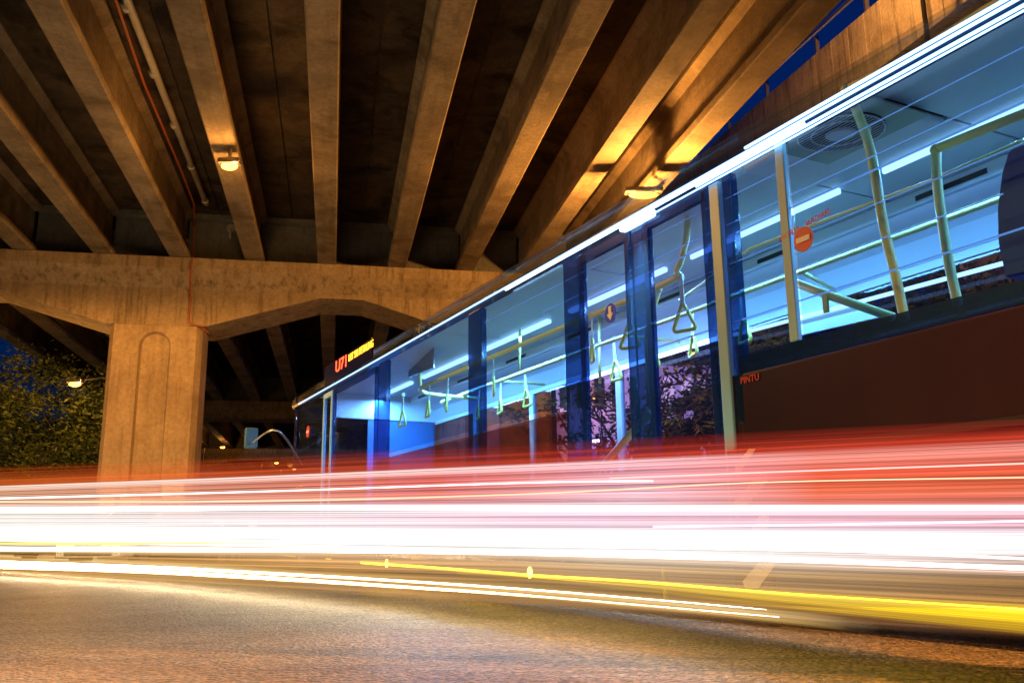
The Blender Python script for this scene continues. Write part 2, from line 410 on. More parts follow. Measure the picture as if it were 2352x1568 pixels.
disc(bm, (q.x, .14, q.z), (0, 1, 0), .14, .17, up=(0, 0, 1)); tube(bm, [(q.x, .08, q.z - .05), (q.x, .08, q.z - .4)], .04, 8)
obj('drain_outlet', bm, M_PVC, op)

# ------------------------------------------------------------------ lamps
def luminaire(name, p, label, power, size=.5, arm=None, spot=None, rad=.12, group='sodium lamps', bulb=None):
    t = thing(name, label, 'lamp', p, group=group)
    bm = new(); box(bm, -size / 2, size / 2, -.14, .14, .04, .18, .04); obj('lamp_housing', bm, M_STEEL, t)
    bm = new(); bmesh.ops.create_uvsphere(bm, u_segments=16, v_segments=8, radius=1); bmesh.ops.scale(bm, vec=(size * .38, .13, .09), verts=bm.verts)
    obj('bulb', bm, bulb or M_SODIUM, t, True)
    if arm:
        bm = new(); tube(bm, [Vector(a) - Vector(p) for a in arm], .04, 8); obj('lamp_arm', bm, M_STEEL, t)
    ld = D.lights.new('lamp_light', 'SPOT' if spot else 'POINT'); ld.energy = power; ld.color = (1, .43, .085); ld.shadow_soft_size = rad
    if spot: ld.spot_size = math.radians(spot); ld.spot_blend = .6 if spot < 150 else .12
    lo_ = D.objects.new('lamp_light', ld); COL.objects.link(lo_); lo_.parent = t; lo_.location = (0, 0, -.22)
    return t
pA = hz(527, 382, 9.0)
luminaire('tunnel_lamp', pA, 'bright orange lamp hung under a girder on the left', 230, .5, arm=[pA + Vector((0, 0, .15)), pA + Vector((0, 0, .5))])
pB = hy(1478, 448, 20.5)
luminaire('tunnel_lamp', pB, 'brilliant orange white lamp on an arm beside the overpass edge above the bus', 3000, .95, arm=[pB + Vector((-.1, 0, .1)), hy(1505, 435, 21), hy(1535, 412, 22)])
luminaire('tunnel_lamp', Vector((.3, 1.4, 9.0)), 'added orange lamp above the camera, outside the frame, brightening the road', 11000, .5, spot=62)  # added unseen lamp, brightens the foreground road
luminaire('tunnel_lamp', Vector((-11.0, 14.5, 9.1)), 'added orange lamp above the left road, outside the frame, brightening the pier', 6500, .5, spot=176)  # unseen lamp put in to brighten the left pier and crossbeam
def street_lamp(x, y, Y, label, power, h_off=0, side=-1):
    p = hy(x, y, Y)
    t = luminaire('street_lamp', p, label, power, .55)
    bm = new(); tube(bm, [(side * 0, 0, .12), (side * .9, .1, .25), (side * 1.6, .2, 0), (side * 1.7, .2, -.8), (side * 1.7, .2, -p.z)], [.04, .045, .05, .06, .09], 8)
    obj('pole', bm, M_DARK, t); return t
street_lamp(172, 882, 30.5, 'orange street lamp glowing in front of the left tree', 420, side=1)
street_lamp(2160, 577, 20, 'orange street lamp seen through the rear bus window', 260, side=1)
street_lamp(1590, 812, 38, 'orange street lamp seen under the straps of the middle bus window', 120, side=1)
street_lamp(1360, 915, 60, 'small street lamp among the bare branches beyond the bus', 300, side=1)
street_lamp(511, 1027, 78, 'tiny street lamp just right of the left pier', 200)
street_lamp(635, 1063, 95, 'tiny street lamp left of the bus front, higher of two', 200)
street_lamp(676, 1077, 105, 'tiny street lamp beside the bus front, lower of two', 200)

# ------------------------------------------------------------------ the bus (local: x toward the rear, y away from the camera, z up)
g = -ray(100, 1258); g.z = 0; g.normalize(); wv = Vector((-g.y, g.x, 0)); Q = hz(2352, 650, 1.6)
S0 = hplane(655, 1100, Q, wv); S0.z = 0
BROT = math.atan2(g.y, g.x)
bus = thing('bus', 'long city bus with blue lit interior and dark maroon side pulling away to the left', 'bus', S0, BROT)
BMi = Matrix.Rotation(-BROT, 4, 'Z')
def bl(p): return BMi @ (p - S0)
def B(x, y, W): return bl(hplane(x, y, S0 + wv * W, wv))      # a measured ray met with a plane y = W inside the bus
def BS(x, y, s): return bl(hplane(x, y, S0 + g * s, g))      # ... with a cross plane x = s
def BZ(x, y, z): return bl(hz(x, y, z))
LEN = 17.5; BW = 2.5; Z0 = .32; SILL = 1.62; WT = 2.86; ROOF = 3.22
M_BODY = mat('maroon bus paint', (.020, .009, .009), .25, 0, .6, noise=(3, .25))
M_POST = glass('blue black window post', (.35, .55, .95), .42, .12, (.012, .035, .10))
M_PANEL = mat('bus interior panel', (.62, .72, .78), .45, noise=(2, .06))
M_CEIL = mat('bus ceiling panel', (.50, .62, .72), .4, noise=(1.5, .08))
M_YEL = mat('yellow grab rail', (.95, .93, .34), .35, bump=(90, .3))
M_YSTR = mat('yellow strap plastic', (.92, .88, .16), .4)
M_SEAT = mat('blue seat fabric', (.03, .08, .30), .55, noise=(20, .3))
M_JAMB = mat('pale door jamb', (.22, .50, .68), .4)
M_GLASS = glass('bus window glass', (.80, .92, 1.0), .93)
M_QUART = glass('smoked roof edge panel', (.93, .96, .97), .96, .08, (.10, .14, .18))
M_DGLASS = glass('door glass', (.86, .84, .98), .90)
M_SMOKE = glass('smoked front panel', (.85, .66, .66), .62, .1, (.07, .022, .025))
M_TUBE = glow('cool white tube light', (.42, .70, 1.0), 9)
M_TUBE2 = glow('cool edge light', (.35, .62, 1.0), 3.2)
M_FLOORB = mat('bus floor', (.12, .13, .16), .5, noise=(30, .3))
DF0, DF1 = 2.45, 5.15      # front door
DM0, DM1 = 10.02, 12.1     # middle door
def part(name, bm, m, smooth=False, parent=None): return obj(name, bm, m, parent or bus, smooth)
# near side panels
bm = new(); box(bm, DM1 + .06, LEN, 0, .06, Z0, SILL - .11, .015); part('side_panel', bm, M_BODY)
bm = new(); box(bm, DM1 + .06, LEN, -.012, .05, .98, 1.02); part('trim_strip', bm, M_DARK)
bm = new(); box(bm, DM1 + .06, LEN, .004, .056, SILL - .107, SILL); part('window_sill', bm, M_POST)
for a, b in ((DF1 + .02, 8.0), (8.04, DM0 - .02)):
    bm = new(); box(bm, a, b, 0, .05, Z0, SILL - .05, .012); part('side_panel', bm, M_SMOKE)
bm = new(); box(bm, .7, DF0 - .03, 0, .05, Z0, SILL - .15, .012); part('side_panel', bm, M_SMOKE)
# near side glass
for a, b in ((.85, 2.36), (5.46, 8.02), (8.38, 10.0), (12.2, 12.62), (12.72, LEN - .3)):
    bm = new(); box(bm, a, b, .012, .022, SILL if a > 5 else 1.5, WT); part('window', bm, M_GLASS)
# posts
for a, b in ((5.12, 5.44), (8.04, 8.36), (10.03, 10.27), (11.06, 11.22), (12.12, 12.20)):
    bm = new(); box(bm, a, b, .0, .07, 1.2 if a < 10 or a > 12 else .5, WT, .01); part('window_post', bm, M_POST)
bm = new()
q1 = B(1787, 275, .03); q2 = B(1833, 775, .03)
box(bm, q2.x - .035, q2.x + .035, -.004, .03, SILL + .003, ROOF - .3, .006); part('window_post', bm, M_JAMB)
# top rail and glowing edge light
bm = new(); box(bm, .3, LEN, .002, .09, WT + .03, WT + .09); part('gutter_rail', bm, M_POST)
for k, (a, b, r_, dz) in enumerate(((.9, LEN, .009, 0), (9.0, 12.9, .013, -.02), (11.9, LEN, .009, -.045), (11.2, LEN, .006, -.07), (12.4, LEN, .010, .03))):
    bm = new(); tube(bm, [(a, -.03, WT + .045 + dz), (b, -.03, WT + .045 + dz)], r_, 8); part('edge_light', bm, M_TUBE if k == 1 else M_TUBE2)
for zt_, a, b, r_ in ((2.52, 9.6, LEN, .0035), (2.44, 10.4, LEN, .006), (2.25, 11.2, LEN, .003), (2.05, 10.0, 14, .004), (2.70, 8.4, LEN, .003), (1.86, 11.3, LEN, .005)):
    bm = new(); tube(bm, [(a, .03, zt_), (b, .03, zt_)], r_, 6); part('window_streak', bm, MATS.get('streak glow') or glow('streak glow', (.22, .45, 1.0), .75))  # light streaks across the windows, put in as thin glowing tubes, no real fittings
# roof: smoked quarter panel along the near edge, then the roof skin and ceiling
bm = new(); prof = [(0.0, WT + .09), (.02, WT + .2), (.10, ROOF - .06), (.42, ROOF)]
prof2 = [(y + .015, z - .02) for y, z in prof][::-1]
prism(bm, [(y, z) for y, z in prof + prof2], .25, LEN, 'X'); part('roof_edge_panel', bm, M_QUART)
bm = new(); prism(bm, [(.42, ROOF), (BW - .3, ROOF), (BW, ROOF - .25), (BW, ROOF - .31), (BW - .32, ROOF - .05), (.42, ROOF - .05)], .25, LEN, 'X'); part('roof', bm, M_BODY)
CE = 3.10
bm = new()
for a, b in ((.5, 3.4), (3.42, 6.2), (6.22, 9.3), (9.32, 11.85), (13.05, LEN)): box(bm, a, b, .40, BW - .35, CE, CE + .03)
box(bm, 11.87, 13.03, 1.1, BW - .35, CE, CE + .03)
prism(bm, [(BW - .35, CE), (BW - .12, CE - .22), (BW - .06, CE - .4), (BW - .03, CE - .4), (BW - .03, CE + .03), (BW - .35, CE + .03)], .5, LEN, 'X')
part('ceiling', bm, M_CEIL)
# ceiling light strips (lamps)
for (ya, za, a, b, r_) in ((BW - .42, CE - .03, .8, LEN, .028),):
    bm = new(); tube(bm, [(a, ya, za), (b, ya, za)], r_, 8); part('ceiling_light', bm, M_TUBE2)
pq = B(1723, 762, 2.3)
bm = new(); pp = B(1340, 872, 2.3); pr = B(2352, 592, 2.3)
tube(bm, [pp, B(1500, 822, 2.3), B(1650, 776, 2.3)], .026, 8); part('side_light', bm, M_TUBE)
bm = new(); tube(bm, [B(1650, 776, 2.3), B(1723, 760, 2.3), pr], .018, 8); part('side_light', bm, M_TUBE2)
# interior duct panel with dark vent slots along the far side
bm = new(); box(bm, .6, LEN, BW - .56, BW - .50, CE - .12, CE - .002, .01); part('air_duct', bm, M_PANEL)
bm = new()
for k in range(9): box(bm, 1.6 + k * 1.75, 2.2 + k * 1.75, BW - .566, BW - .561, CE - .085, CE - .045)
part('duct_slots', bm, M_DARK)
# far wall
FW0, FW1 = 1.35, 2.62
bm = new(); box(bm, .2, LEN, BW - .05, BW, Z0, FW0 - .02); part('far_side_panel', bm, M_SMOKE)
bm = new(); box(bm, .2, LEN, BW - .05, BW, FW1 + .01, ROOF - .25); part('far_upper_panel', bm, M_PANEL)
for a in (1.0, 2.9, 4.9, 7.2, 9.3, 12.9, 15.2):
    bm = new(); box(bm, a - .06, a + .06, BW - .06, BW + .004, FW0 - .02, FW1 + .01, .01); part('far_window_post', bm, M_PANEL)
bm = new(); box(bm, .2, LEN, BW - .03, BW - .02, FW0 - .02, FW1 + .01); part('far_window', bm, M_DGLASS)
# solid far wall where the photo shows a white panel at the rear half
pa = B(1640, 760, 2.44)
bm = new(); p1 = B(1838, 640, 2.40); p2 = B(2025, 720, 2.40)
vs = [B(1833, 655, 2.38), B(1833, 772, 2.38), B(2030, 727, 2.38)]
prism(bm, [(p.x, p.z) for p in vs], 2.36, 2.39, 'Y'); part('white_corner_panel', bm, M_PANEL)
# floor, rear
bm = new(); box(bm, .3, LEN, .06, BW - .06, Z0, Z0 + .05); part('floor', bm, M_FLOORB)
bm = new(); box(bm, LEN, LEN + .08, 0, BW, Z0, ROOF - .1, .03); part('rear_panel', bm, M_BODY)
# front: curved corner, windscreen and lower panel
def front_ring(r_, z, inset=0):
    pts = []
    for k in range(7):
        a = PI / 2 * k / 6; pts.append((r_ - r_ * math.cos(a) * 1 + inset, r_ - r_ * math.sin(a) + inset * 1, z))
    return pts
def front_shell(z0, z1, m, name, lean=0.0, th=.03):
    bm = new(); r_ = .55
    def path(z, off):
        o_ = []
        for k in range(7):
            a = PI / 2 * k / 6; o_.append(Vector((r_ - (r_ - off) * math.sin(a), r_ - (r_ - off) * math.cos(a), z)))
        for k in range(7):
            a = PI / 2 * k / 6; o_.append(Vector((r_ - (r_ - off) * math.cos(a), BW - r_ + (r_ - off) * math.sin(a), z)))
        for p in o_: p.x += lean * (z - z0)
        return o_
    a0, a1, b0, b1 = path(z0, 0), path(z1, 0), path(z0, th), path(z1, th)
    V = [[bm.verts.new(p) for p in x] for x in (a0, a1, b1, b0)]
    for i in range(len(a0) - 1):
        for j in range(4):
            bm.faces.new((V[j][i], V[j][i + 1], V[(j + 1) % 4][i + 1], V[(j + 1) % 4][i]))
    bm.faces.new([V[j][0] for j in range(4)]); bm.faces.new([V[j][-1] for j in range(4)][::-1])
    return part(name, bm, m, False)
front_shell(1.15, WT, M_DGLASS, 'windscreen', .04)
front_shell(Z0, 1.147, M_SMOKE, 'front_panel')
front_shell(WT + .003, ROOF - .12, M_POST, 'front_top_panel')
for yy in (.62, 1.88):
    bm = new(); disc(bm, (-.012, yy, .72), (1, 0, 0), .13, .05, up=(0, 0, 1)); part('headlight', bm, M_JAMB)
# driver partition and front wall fittings seen through the front windows
PS = 1.15
bm = new(); box(bm, PS, PS + .03, 1.15, BW - .08, .4, 2.66, .01); part('driver_partition', bm, mat('blue partition', (.05, .13, .35), .3))
bm = new(); box(bm, PS - .03, PS + .045, .5, BW - .06, 2.663, CE - .003, .01); part('info_wall', bm, M_PANEL)
# wheels (mostly hidden by the passing lights)
M_TYRE = mat('tyre rubber', (.02, .02, .02), .8); M_RIM = mat('wheel rim', (.4, .4, .42), .35, .8)
for sx in (3.9, 14.6):
    pass
for (sx, sy) in ((1.35, .16), (1.35, BW - .16), (15.4, .16), (15.4, BW - .16)):
    bm = new(); disc(bm, (sx, sy - .14, .48), (0, 1, 0), .48, .28, 32); wl = part('wheel', bm, M_TYRE)
    bm = new(); disc(bm, (sx, sy - .15 if sy < 1 else sy + .145, .48), (0, 1, 0), .28, .008, 24); obj('rim', bm, M_RIM, wl)
# front door: two leaves of glass with pale jambs
def leaf(a, b, name='door_leaf', m=M_JAMB):
    bm = new(); yb = -.012
    box(bm, a, a + .07, yb, .035, .38, WT - .02, .008); box(bm, b - .07, b, yb, .035, .38, WT - .02, .008)
    box(bm, a + .072, b - .072, yb + .002, .033, .38, .46); box(bm, a + .072, b - .072, yb + .002, .033, WT - .1, WT - .02)
    lf = part(name, bm, m)
    bm = new(); box(bm, a + .073, b - .073, .0, .01, .463, WT - .103); obj('door_glass', bm, M_DGLASS, lf)
    return lf
leaf(DF0, 2.95); 
leaf(3.0, 5.08, m=M_POST)
# middle door: frames and hazard striped edge panel
lf = leaf(DM0 + .28, 11.05, m=M_POST); leaf(11.23, 11.98, m=M_POST)
bm = new(); box(bm, 12.0, DM1, -.012, .035, .38, WT - .03, .008); part('door_jamb', bm, M_JAMB)
sa, sb = B(1682, 1200, -.02).x, B(1768, 1200, -.02).x
bm = new(); box(bm, sa, sb, -.03, -.006, .2, 1.04, .006); hp = part('hazard_panel', bm, glass('dark red hazard panel', (.9, .6, .6), .4, .2, (.10, .015, .015)))
bm = new(); box(bm, sa + .01, sb, .003, .055, 1.043, SILL - .11, .006); part('side_panel', bm, M_BODY)
def stripe(pts, name='stripe'):
    bm = new(); P = [B(x, y, -.036) for x, y in pts]; P2 = [p + Vector((0, .005, 0)) for p in P]
    A = [bm.verts.new(p) for p in P]; Z = [bm.verts.new(p) for p in P2]; bm.faces.new(A); bm.faces.new(Z[::-1])
    for i in range(len(P)): bm.faces.new((A[i], A[(i + 1) % len(P)], Z[(i + 1) % len(P)], Z[i]))
    obj(name, bm, mat('white hazard stripe', (.8, .78, .82), .4), hp)
for q in ([(1705, 1335), (1776, 1252), (1779, 1298), (1742, 1350), (1712, 1350)], [(1699, 1255), (1763, 1155), (1766, 1208), (1703, 1290)],
          [(1686, 1150), (1745, 1085), (1762, 1090), (1762, 1105), (1692, 1190)], [(1690, 1100), (1688, 1070), (1720, 1030), (1735, 1030)]): stripe(q)
# rails and grab poles
R_ = .027
def pole(name, pts, r=R_): bm = new(); tube(bm, pts, r, 12); return part(name, bm, M_YEL, True)
# overhead rails follow the bus: fitted at one height each
zu = .5 * (B(1515, 662, .7).z + B(1148, 809, .7).z); zl = .5 * (B(1640, 699, 1.6).z + B(1148, 872, 1.6).z)
xa = BS(798, 871, 1.9)
pole('handrail', smooth_pts([(10.9, .7, zu + .55), (10.86, .7, zu + .3), (10.72, .7, zu + .08), (10.47, .7, zu), (8, .7, zu), (5.6, .7, zu), (4.9, .72, zu), (4.5, .9, zu), (4.35, 1.3, zu), (4.3, 2.0, zu)], 5))
pole('handrail', [(3.5, 1.6, zl), (5.5, 1.6, zl), (9, 1.6, zl), (13.5, 1.6, zl), (LEN, 1.6, zl)])
pole('handrail', [B(1560, 690, 1.1), B(1723, 571, .9), B(2131, 418, .9), B(2352, 322, .9)], .012)
pole('handrail', [(11.2, 1.6, zl), (10.9, 2.3, zl)], .018)
pole('handrail', [(5.57, 1.6, zl), (5.57, 2.3, zl)], .018)
pole('handrail', [(8.6, 1.6, zl), (8.6, 2.35, zl)], .018)
pole('grab_pole', [B(965, 745, 1.0), B(965, 884, 1.0)], .024)
pole('grab_pole', smooth_pts([B(1513, 662, .7), B(1495, 722, .7), B(1489, 787, .7), B(1493, 860, .7), B(1497, 900, .7)], 4), .034)
pole('grab_pole', [B(1503, 960, .55), B(1510, 1080, .5), B(1530, 1380, .3)], .02)
pole('grab_pole', [B(1493, 947, .3), B(1350, 1108, .35)], .03)
W1 = .16
pole('grab_pole', smooth_pts([B(1945, 205, W1), B(1970, 260, W1), B(2000, 350, W1), B(2030, 520, W1), B(2055, 625, W1), B(2078, 735, W1)], 5), .027)
pole('handrail', [B(1940, 208, W1), B(2080, 140, W1), B(2270, 20, W1), B(2400, -50, W1)], .026)
W2 = .45
pole('grab_pole', smooth_pts([B(2150, 345, W2), B(2153, 420, W2), B(2163, 500, W2), B(2177, 590, W2), B(2200, 700, W2)], 5), .027)
pole('handrail', [B(2150, 342, W2), B(2250, 302, W2), B(2400, 242, W2)], .026)
pole('grab_bar', [B(1828, 650, .5), B(1900, 677, .5), B(2050, 728, .5)], .028)
pole('grab_pole', [B(1195, 700, 1.3), B(1193, 850, 1.3)], .018)
pole('grab_pole', [B(1376, 720, 1.8), B(1378, 880, 1.8)], .018)
bm = new(); c = B(1896, 690, .47); box(bm, c.x - .02, c.x + .02, c.y - .01, c.y + .01, c.z - .08, c.z + .03, .004); part('bar_bracket', bm, M_YSTR)
for (x, y, W) in ((1945, 205, W1), (2150, 345, W2), (1513, 664, .7)):
    bm = new(); c = B(x, y, W); bmesh.ops.create_uvsphere(bm, u_segments=14, v_segments=10, radius=.034, matrix=Matrix.Translation(c)); part('rail_joint', bm, M_YEL, True)
# hanging straps
def strap_proto():
    bm = new(); box(bm, -.019, .019, -.005, .005, -.16, .03); tube(bm, [(-.02, 0, .0), (.02, 0, .0)], .028, 10); box(bm, -.019, .019, -.012, .012, -.235, -.155, .004)
    st = obj('strap', bm, mat('strap webbing', (.80, .86, .60), .6), bus)
    bm = new(); pts = []
    for cx, cz, a0 in ((0, -.255, 90), (-.052, -.375, 210), (.052, -.375, 330)):
        for k in range(-2, 3):
            a = math.radians(a0 + k * 28); pts.append((1.4 * (cx + .016 * math.cos(a)), 0, -.235 + 1.4 * (cz + .235 + .016 * math.sin(a))))
    tube(bm, pts, .0165, 8, closed=True); obj('strap_handle', bm, M_YSTR, st, True); return st
pr_ = strap_proto(); first = True
sp = [(sx, .7, zu) for sx in (BS(924, 880, 4.75).x - .15, 5.05, 5.6, 6.35, 7.2)]
upper_px = [925, 988, 1030, 1134, 1359, 1447, 1565]; lower_px = [1102, 1150, 1205, 1410, 1592, 1699, 1499]
def strap_at(x, W, z, i):
    # where the rail crosses that measured column
    lo_, hi_ = 3.0, 14.0
    best = min(((abs(proj_x((s, W, z)) - x), s) for s in [lo_ + k * .02 for k in range(int((hi_ - lo_) / .02))]))
    return best[1]
def proj_x(p):
    P = S0 + g * p[0] + wv * p[1] + Vector((0, 0, p[2])) - CP
    return 1176 + F_PX * P.dot(RV) / P.dot(fw)
for W, z, lst in ((.7, zu, upper_px), (1.6, zl, lower_px)):
    for i, x in enumerate(lst):
        s = strap_at(x, W, z, i)
        o = pr_ if first else copy_tree(pr_, bus)
        first = False
        o.location = (s, W, z); o.rotation_euler = (random.uniform(-.08, .08), random.uniform(-.07, .07), random.uniform(-.5, .5))
# ceiling air vent unit (front right of the picture)
ac = [(11.9, .42), (13.0, .42), (13.0, 1.08), (11.9, 1.08)]
bm = new(); box(bm, 11.88, 13.02, .42, 1.09, CE - .05, CE + .02, .02); vent = part('ceiling_vent', bm, M_PANEL)
c = BZ(1930, 300, CE - .06); bm = new(); box(bm, c.x - .42, c.x + .40, c.y - .33, c.y + .33, CE - .066, CE - .051, .006); obj('vent_cover', bm, mat('grey green vent cover', (.26, .33, .30), .4), vent)
bm = new(); disc(bm, (c.x, c.y, CE - .075), (0, 0, 1), .27, .02, 32, up=(1, 0, 0)); obj('fan_recess', bm, M_DARK, vent)
bm = new()
for k in range(-9, 10):
    yy = c.y + k * .028; h_ = math.sqrt(max(.265 ** 2 - (k * .028) ** 2, .0001))
    tube(bm, [(c.x - h_, yy, CE - .082), (c.x + h_, yy, CE - .082)], .0035, 5)
for rr in (.09, .18, .265):
    tube(bm, [(c.x + rr * math.cos(2 * PI * k / 28), c.y + rr * math.sin(2 * PI * k / 28), CE - .085) for k in range(28)], .005, 5, closed=True)
disc(bm, (c.x, c.y, CE - .095), (0, 0, 1), .085, .012, 24, up=(1, 0, 0))
obj('fan_grille', bm, M_PANEL, vent)
bm = new(); tube(bm, smooth_pts([(c.x + .1, c.y - .26, CE - .06), (c.x + .06, c.y - .28, CE - .1), (c.x - .1, c.y - .28, CE - .1), (c.x - .14, c.y - .26, CE - .06)], 4), .012, 8); obj('vent_handle', bm, M_PANEL, vent)
# hung screen near the front
bm = new(); c4 = [BS(938, 803, 4.4), BS(996, 790, 4.4), BS(996, 842, 4.4), BS(938, 866, 4.4)]
c4 = [B(938, 805, 1.0), B(996, 790, .7), B(996, 842, .7), B(938, 866, 1.0)]
A = [bm.verts.new(p) for p in c4]; Z = [bm.verts.new(p + Vector((-.05, .03, 0))) for p in c4]; bm.faces.new(A); bm.faces.new(Z[::-1])
for i in range(4): bm.faces.new((A[i], A[(i + 1) % 4], Z[(i + 1) % 4], Z[i]))
part('hanging_screen', bm, mat('dark screen', (.03, .06, .12), .2))
# notice and devices on the info wall, seat tops
def wall_box(px0, py0, px1, py1, m, name, s=PS + .047, th=.012):
    a, b = BS(px0, py0, s), BS(px1, py1, s); bm = new()
    box(bm, s, s + th, min(a.y, b.y), max(a.y, b.y), min(a.z, b.z), max(a.z, b.z)); return part(name, bm, m)
wall_box(842, 880, 858, 905, mat('blue notice', (.03, .14, .55), .4), 'blue_notice'); wall_box(880, 878, 935, 921, M_PANEL, 'notice_board', th=.02)
a = BS(908, 888, PS + .07)
for i, tx in enumerate(('HOTLINE SPAD', '1-800-88-SPAD')):
    for j, wd in enumerate(tx.split(' ')):
        text_mesh('lettering', wd, .07, MATS['blue notice'], frame_mw(a + Vector((0, -.18 + .36 * j if ' ' in tx else 0, -.04 - .09 * i)), (0, 1, 0), (0, 0, 1)), bus)
wall_box(963, 880, 976, 905, M_DARK, 'ticket_reader', th=.04)
def seat(s, y, label=None):
    bm = new(); box(bm, s, s + .45, y, y + .44, .78, .88, .04); st = part('seat', bm, M_SEAT)
    bm = new(); prof = [(s + .42, .86), (s + .5, .86), (s + .60, 1.55), (s + .57, 1.62), (s + .52, 1.60)]
    vs = prof; prism(bm, [(x, z) for x, z in vs], y + .01, y + .43, 'Y'); bmesh.ops.bevel(bm, geom=bm.edges[:], offset=.02, segments=2, affect='EDGES'); obj('backrest', bm, M_SEAT, st)
    bm = new(); tube(bm, [(s + .25, y + .22, .80), (s + .25, y + .22, Z0 + .05)], .03, 8); obj('seat_leg', bm, M_STEEL, st)
for s in (2.2, 6.2): seat(s, 1.95)
for s in (13.3, 14.3, 15.3): seat(s, 1.95); 
for s in (13.75, 14.7): seat(s, .12)
# tall seat back at the right edge of the picture
bm = new(); pts = [B(2352, 335, .3), B(2320, 348, .3), B(2308, 400, .3), B(2298, 480, .3), B(2300, 560, .3), B(2312, 640, .3), B(2400, 620, .3), B(2400, 330, .3)]
prism(bm, [(p.x, p.z) for p in pts], .28, .40, 'Y'); bmesh.ops.bevel(bm, geom=bm.edges[:], offset=.01, segments=2, affect='EDGES'); part('seat_back', bm, M_SEAT)
# destination sign
sgp = [B(760, 818, -.03), B(878, 752, -.03)]
zt = 2.84; 
bm = new(); box(bm, 2.5, 4.9, -.02, .0, WT + .10, 3.27, .01); sg = part('destination_sign', bm, mat('sign glass', (.01, .008, .008), .15))
def side_text(body, x, y, size, m, parent, W=-.024, zd=None, sxx=1, name='lettering'):
    c = B(x, y, W); return text_mesh(name, body, size, m, frame_mw(c, (1, 0, 0), (0, 0, 1)) @ Matrix.Diagonal((sxx, 1, 1, 1)), parent)
M_LEDR = glow('red led', (1, .07, .02), 5); M_LEDY = glow('yellow led', (1, .5, .03), 4)
side_text('U71', 784, 836, .26, M_LEDR, sg, sxx=1.45)
side_text('LRT SRI PETALING', 828, 806, .15, M_LEDY, sg, sxx=.95)
# round notices on the glass
def ring_sign(x, y, r_, col, bar=None, W=-.003, name='round_sticker'):
    c = B(x, y, W); bm = new(); disc(bm, c, (0, 1, 0), r_, .003, 28); s_ = part(name, bm, col)
    return c, s_
M_RS = mat('red sign', (.55, .03, .05), .4, emit=(.5, .03, .05), es=.0); M_WS = mat('white sign', (.8, .8, .82), .4); M_BS = mat('blue sign', (.005, .07, .85), .5, spec=.1); M_OUT = mat('dark outline', (.02, .03, .07), .4)
for (x, y, r_) in ((1845, 549, .075), (707, 991, .1)):
    c, s_ = ring_sign(x, y, r_, M_RS); bm = new(); box(bm, c.x - r_ * .7, c.x + r_ * .7, c.y - .006, c.y - .001, c.z - r_ * .2, c.z + r_ * .2); obj('bar', bm, M_WS, s_)
c, s_ = ring_sign(1402, 719, .078, M_BS)
bm = new(); prism(bm, [(c.x - .018, c.z + .055), (c.x + .018, c.z + .055), (c.x + .018, c.z - .005), (c.x + .042, c.z - .005), (c.x, c.z - .055), (c.x - .042, c.z - .005), (c.x - .018, c.z - .005)], c.y - .006, c.y - .001, 'Y'); obj('arrow', bm, M_WS, s_)
for (x, y) in ((955, 768), (970, 764), (985, 757)):
    c = B(x, y, -.004); bm = new(); r_ = .075
    tube(bm, [(c.x + r_ * math.cos(2 * PI * k / 24), c.y, c.z + r_ * math.sin(2 * PI * k / 24)) for k in range(24)], .006, 5, closed=True)
    tube(bm, [(c.x - r_ * .7, c.y, c.z - r_ * .7), (c.x + r_ * .7, c.y, c.z + r_ * .7)], .006, 5)
    tube(bm, [(c.x - r_ * .35, c.y, c.z + r_ * .3), (c.x, c.y, c.z - r_ * .1), (c.x + r_ * .3, c.y, c.z - r_ * .5)], .008, 5); part('round_sticker', bm, M_OUT)
M_RT = mat('red lettering', (.55, .05, .07), .5)
c = B(1872, 503, -.002)
for wd, dx in (('JANGAN', .02), ('BERDIRI', -.21)):
    text_mesh('lettering', wd, .048, M_RT, frame_mw(c + Vector((dx, 0, dx * .12)), (-1, 0, -.12), (0, 0, 1)), bus)
c = B(1722, 870, -.004); text_mesh('lettering', 'PINTU', .06, M_RT, frame_mw(c, (1, 0, 0), (0, 0, 1)), bus)
# wing mirror on a long arm ahead of the front corner
mp = hy(577, 1003, 15.6); mp_l = bl(mp); rt_ = bl(hy(705, 958, 14.2))
bm = new(); tube(bm, smooth_pts([(.2, .25, 1.9), Vector(rt_) * .5 + Vector(mp_l) * .5 + Vector((0, 0, -.05)), mp_l + Vector((0, 0, -.12))], 6), .018, 8); mr_ = part('mirror_arm', bm, M_STEEL, True)
bm = new(); box(bm, mp_l.x - .06, mp_l.x + .06, mp_l.y - .11, mp_l.y + .11, mp_l.z - .2, mp_l.z + .16, .03); obj('mirror_head', bm, glass('mirror glass', (.7, .9, 1), .5, .05, (.2, .35, .4)), mr_)
# interior lamps (the lit tubes of the ceiling)
for k, s in enumerate((1.9, 4.2, 6.5, 8.8, 11.0, 13.2, 15.4)):
    ld = D.lights.new('saloon_light', 'AREA'); ld.shape = 'RECTANGLE'; ld.size = 1.9; ld.size_y = .14; ld.energy = 190 if s < 6 else 130 if s < 10 else 95; ld.color = (.18, .52, 1.0)
    lo_ = D.objects.new('saloon_light', ld); COL.objects.link(lo_); lo_.parent = bus; lo_.location = (s, 1.35, 2.35 if False else CE - .09)
    bm = new(); hw_ = .035 if s < 10 else .016; box(bm, s - .9, s + .9, 1.355 - hw_, 1.355 + hw_, CE - .05, CE - .003, .01); part('ceiling_lamp', bm, M_TUBE2)

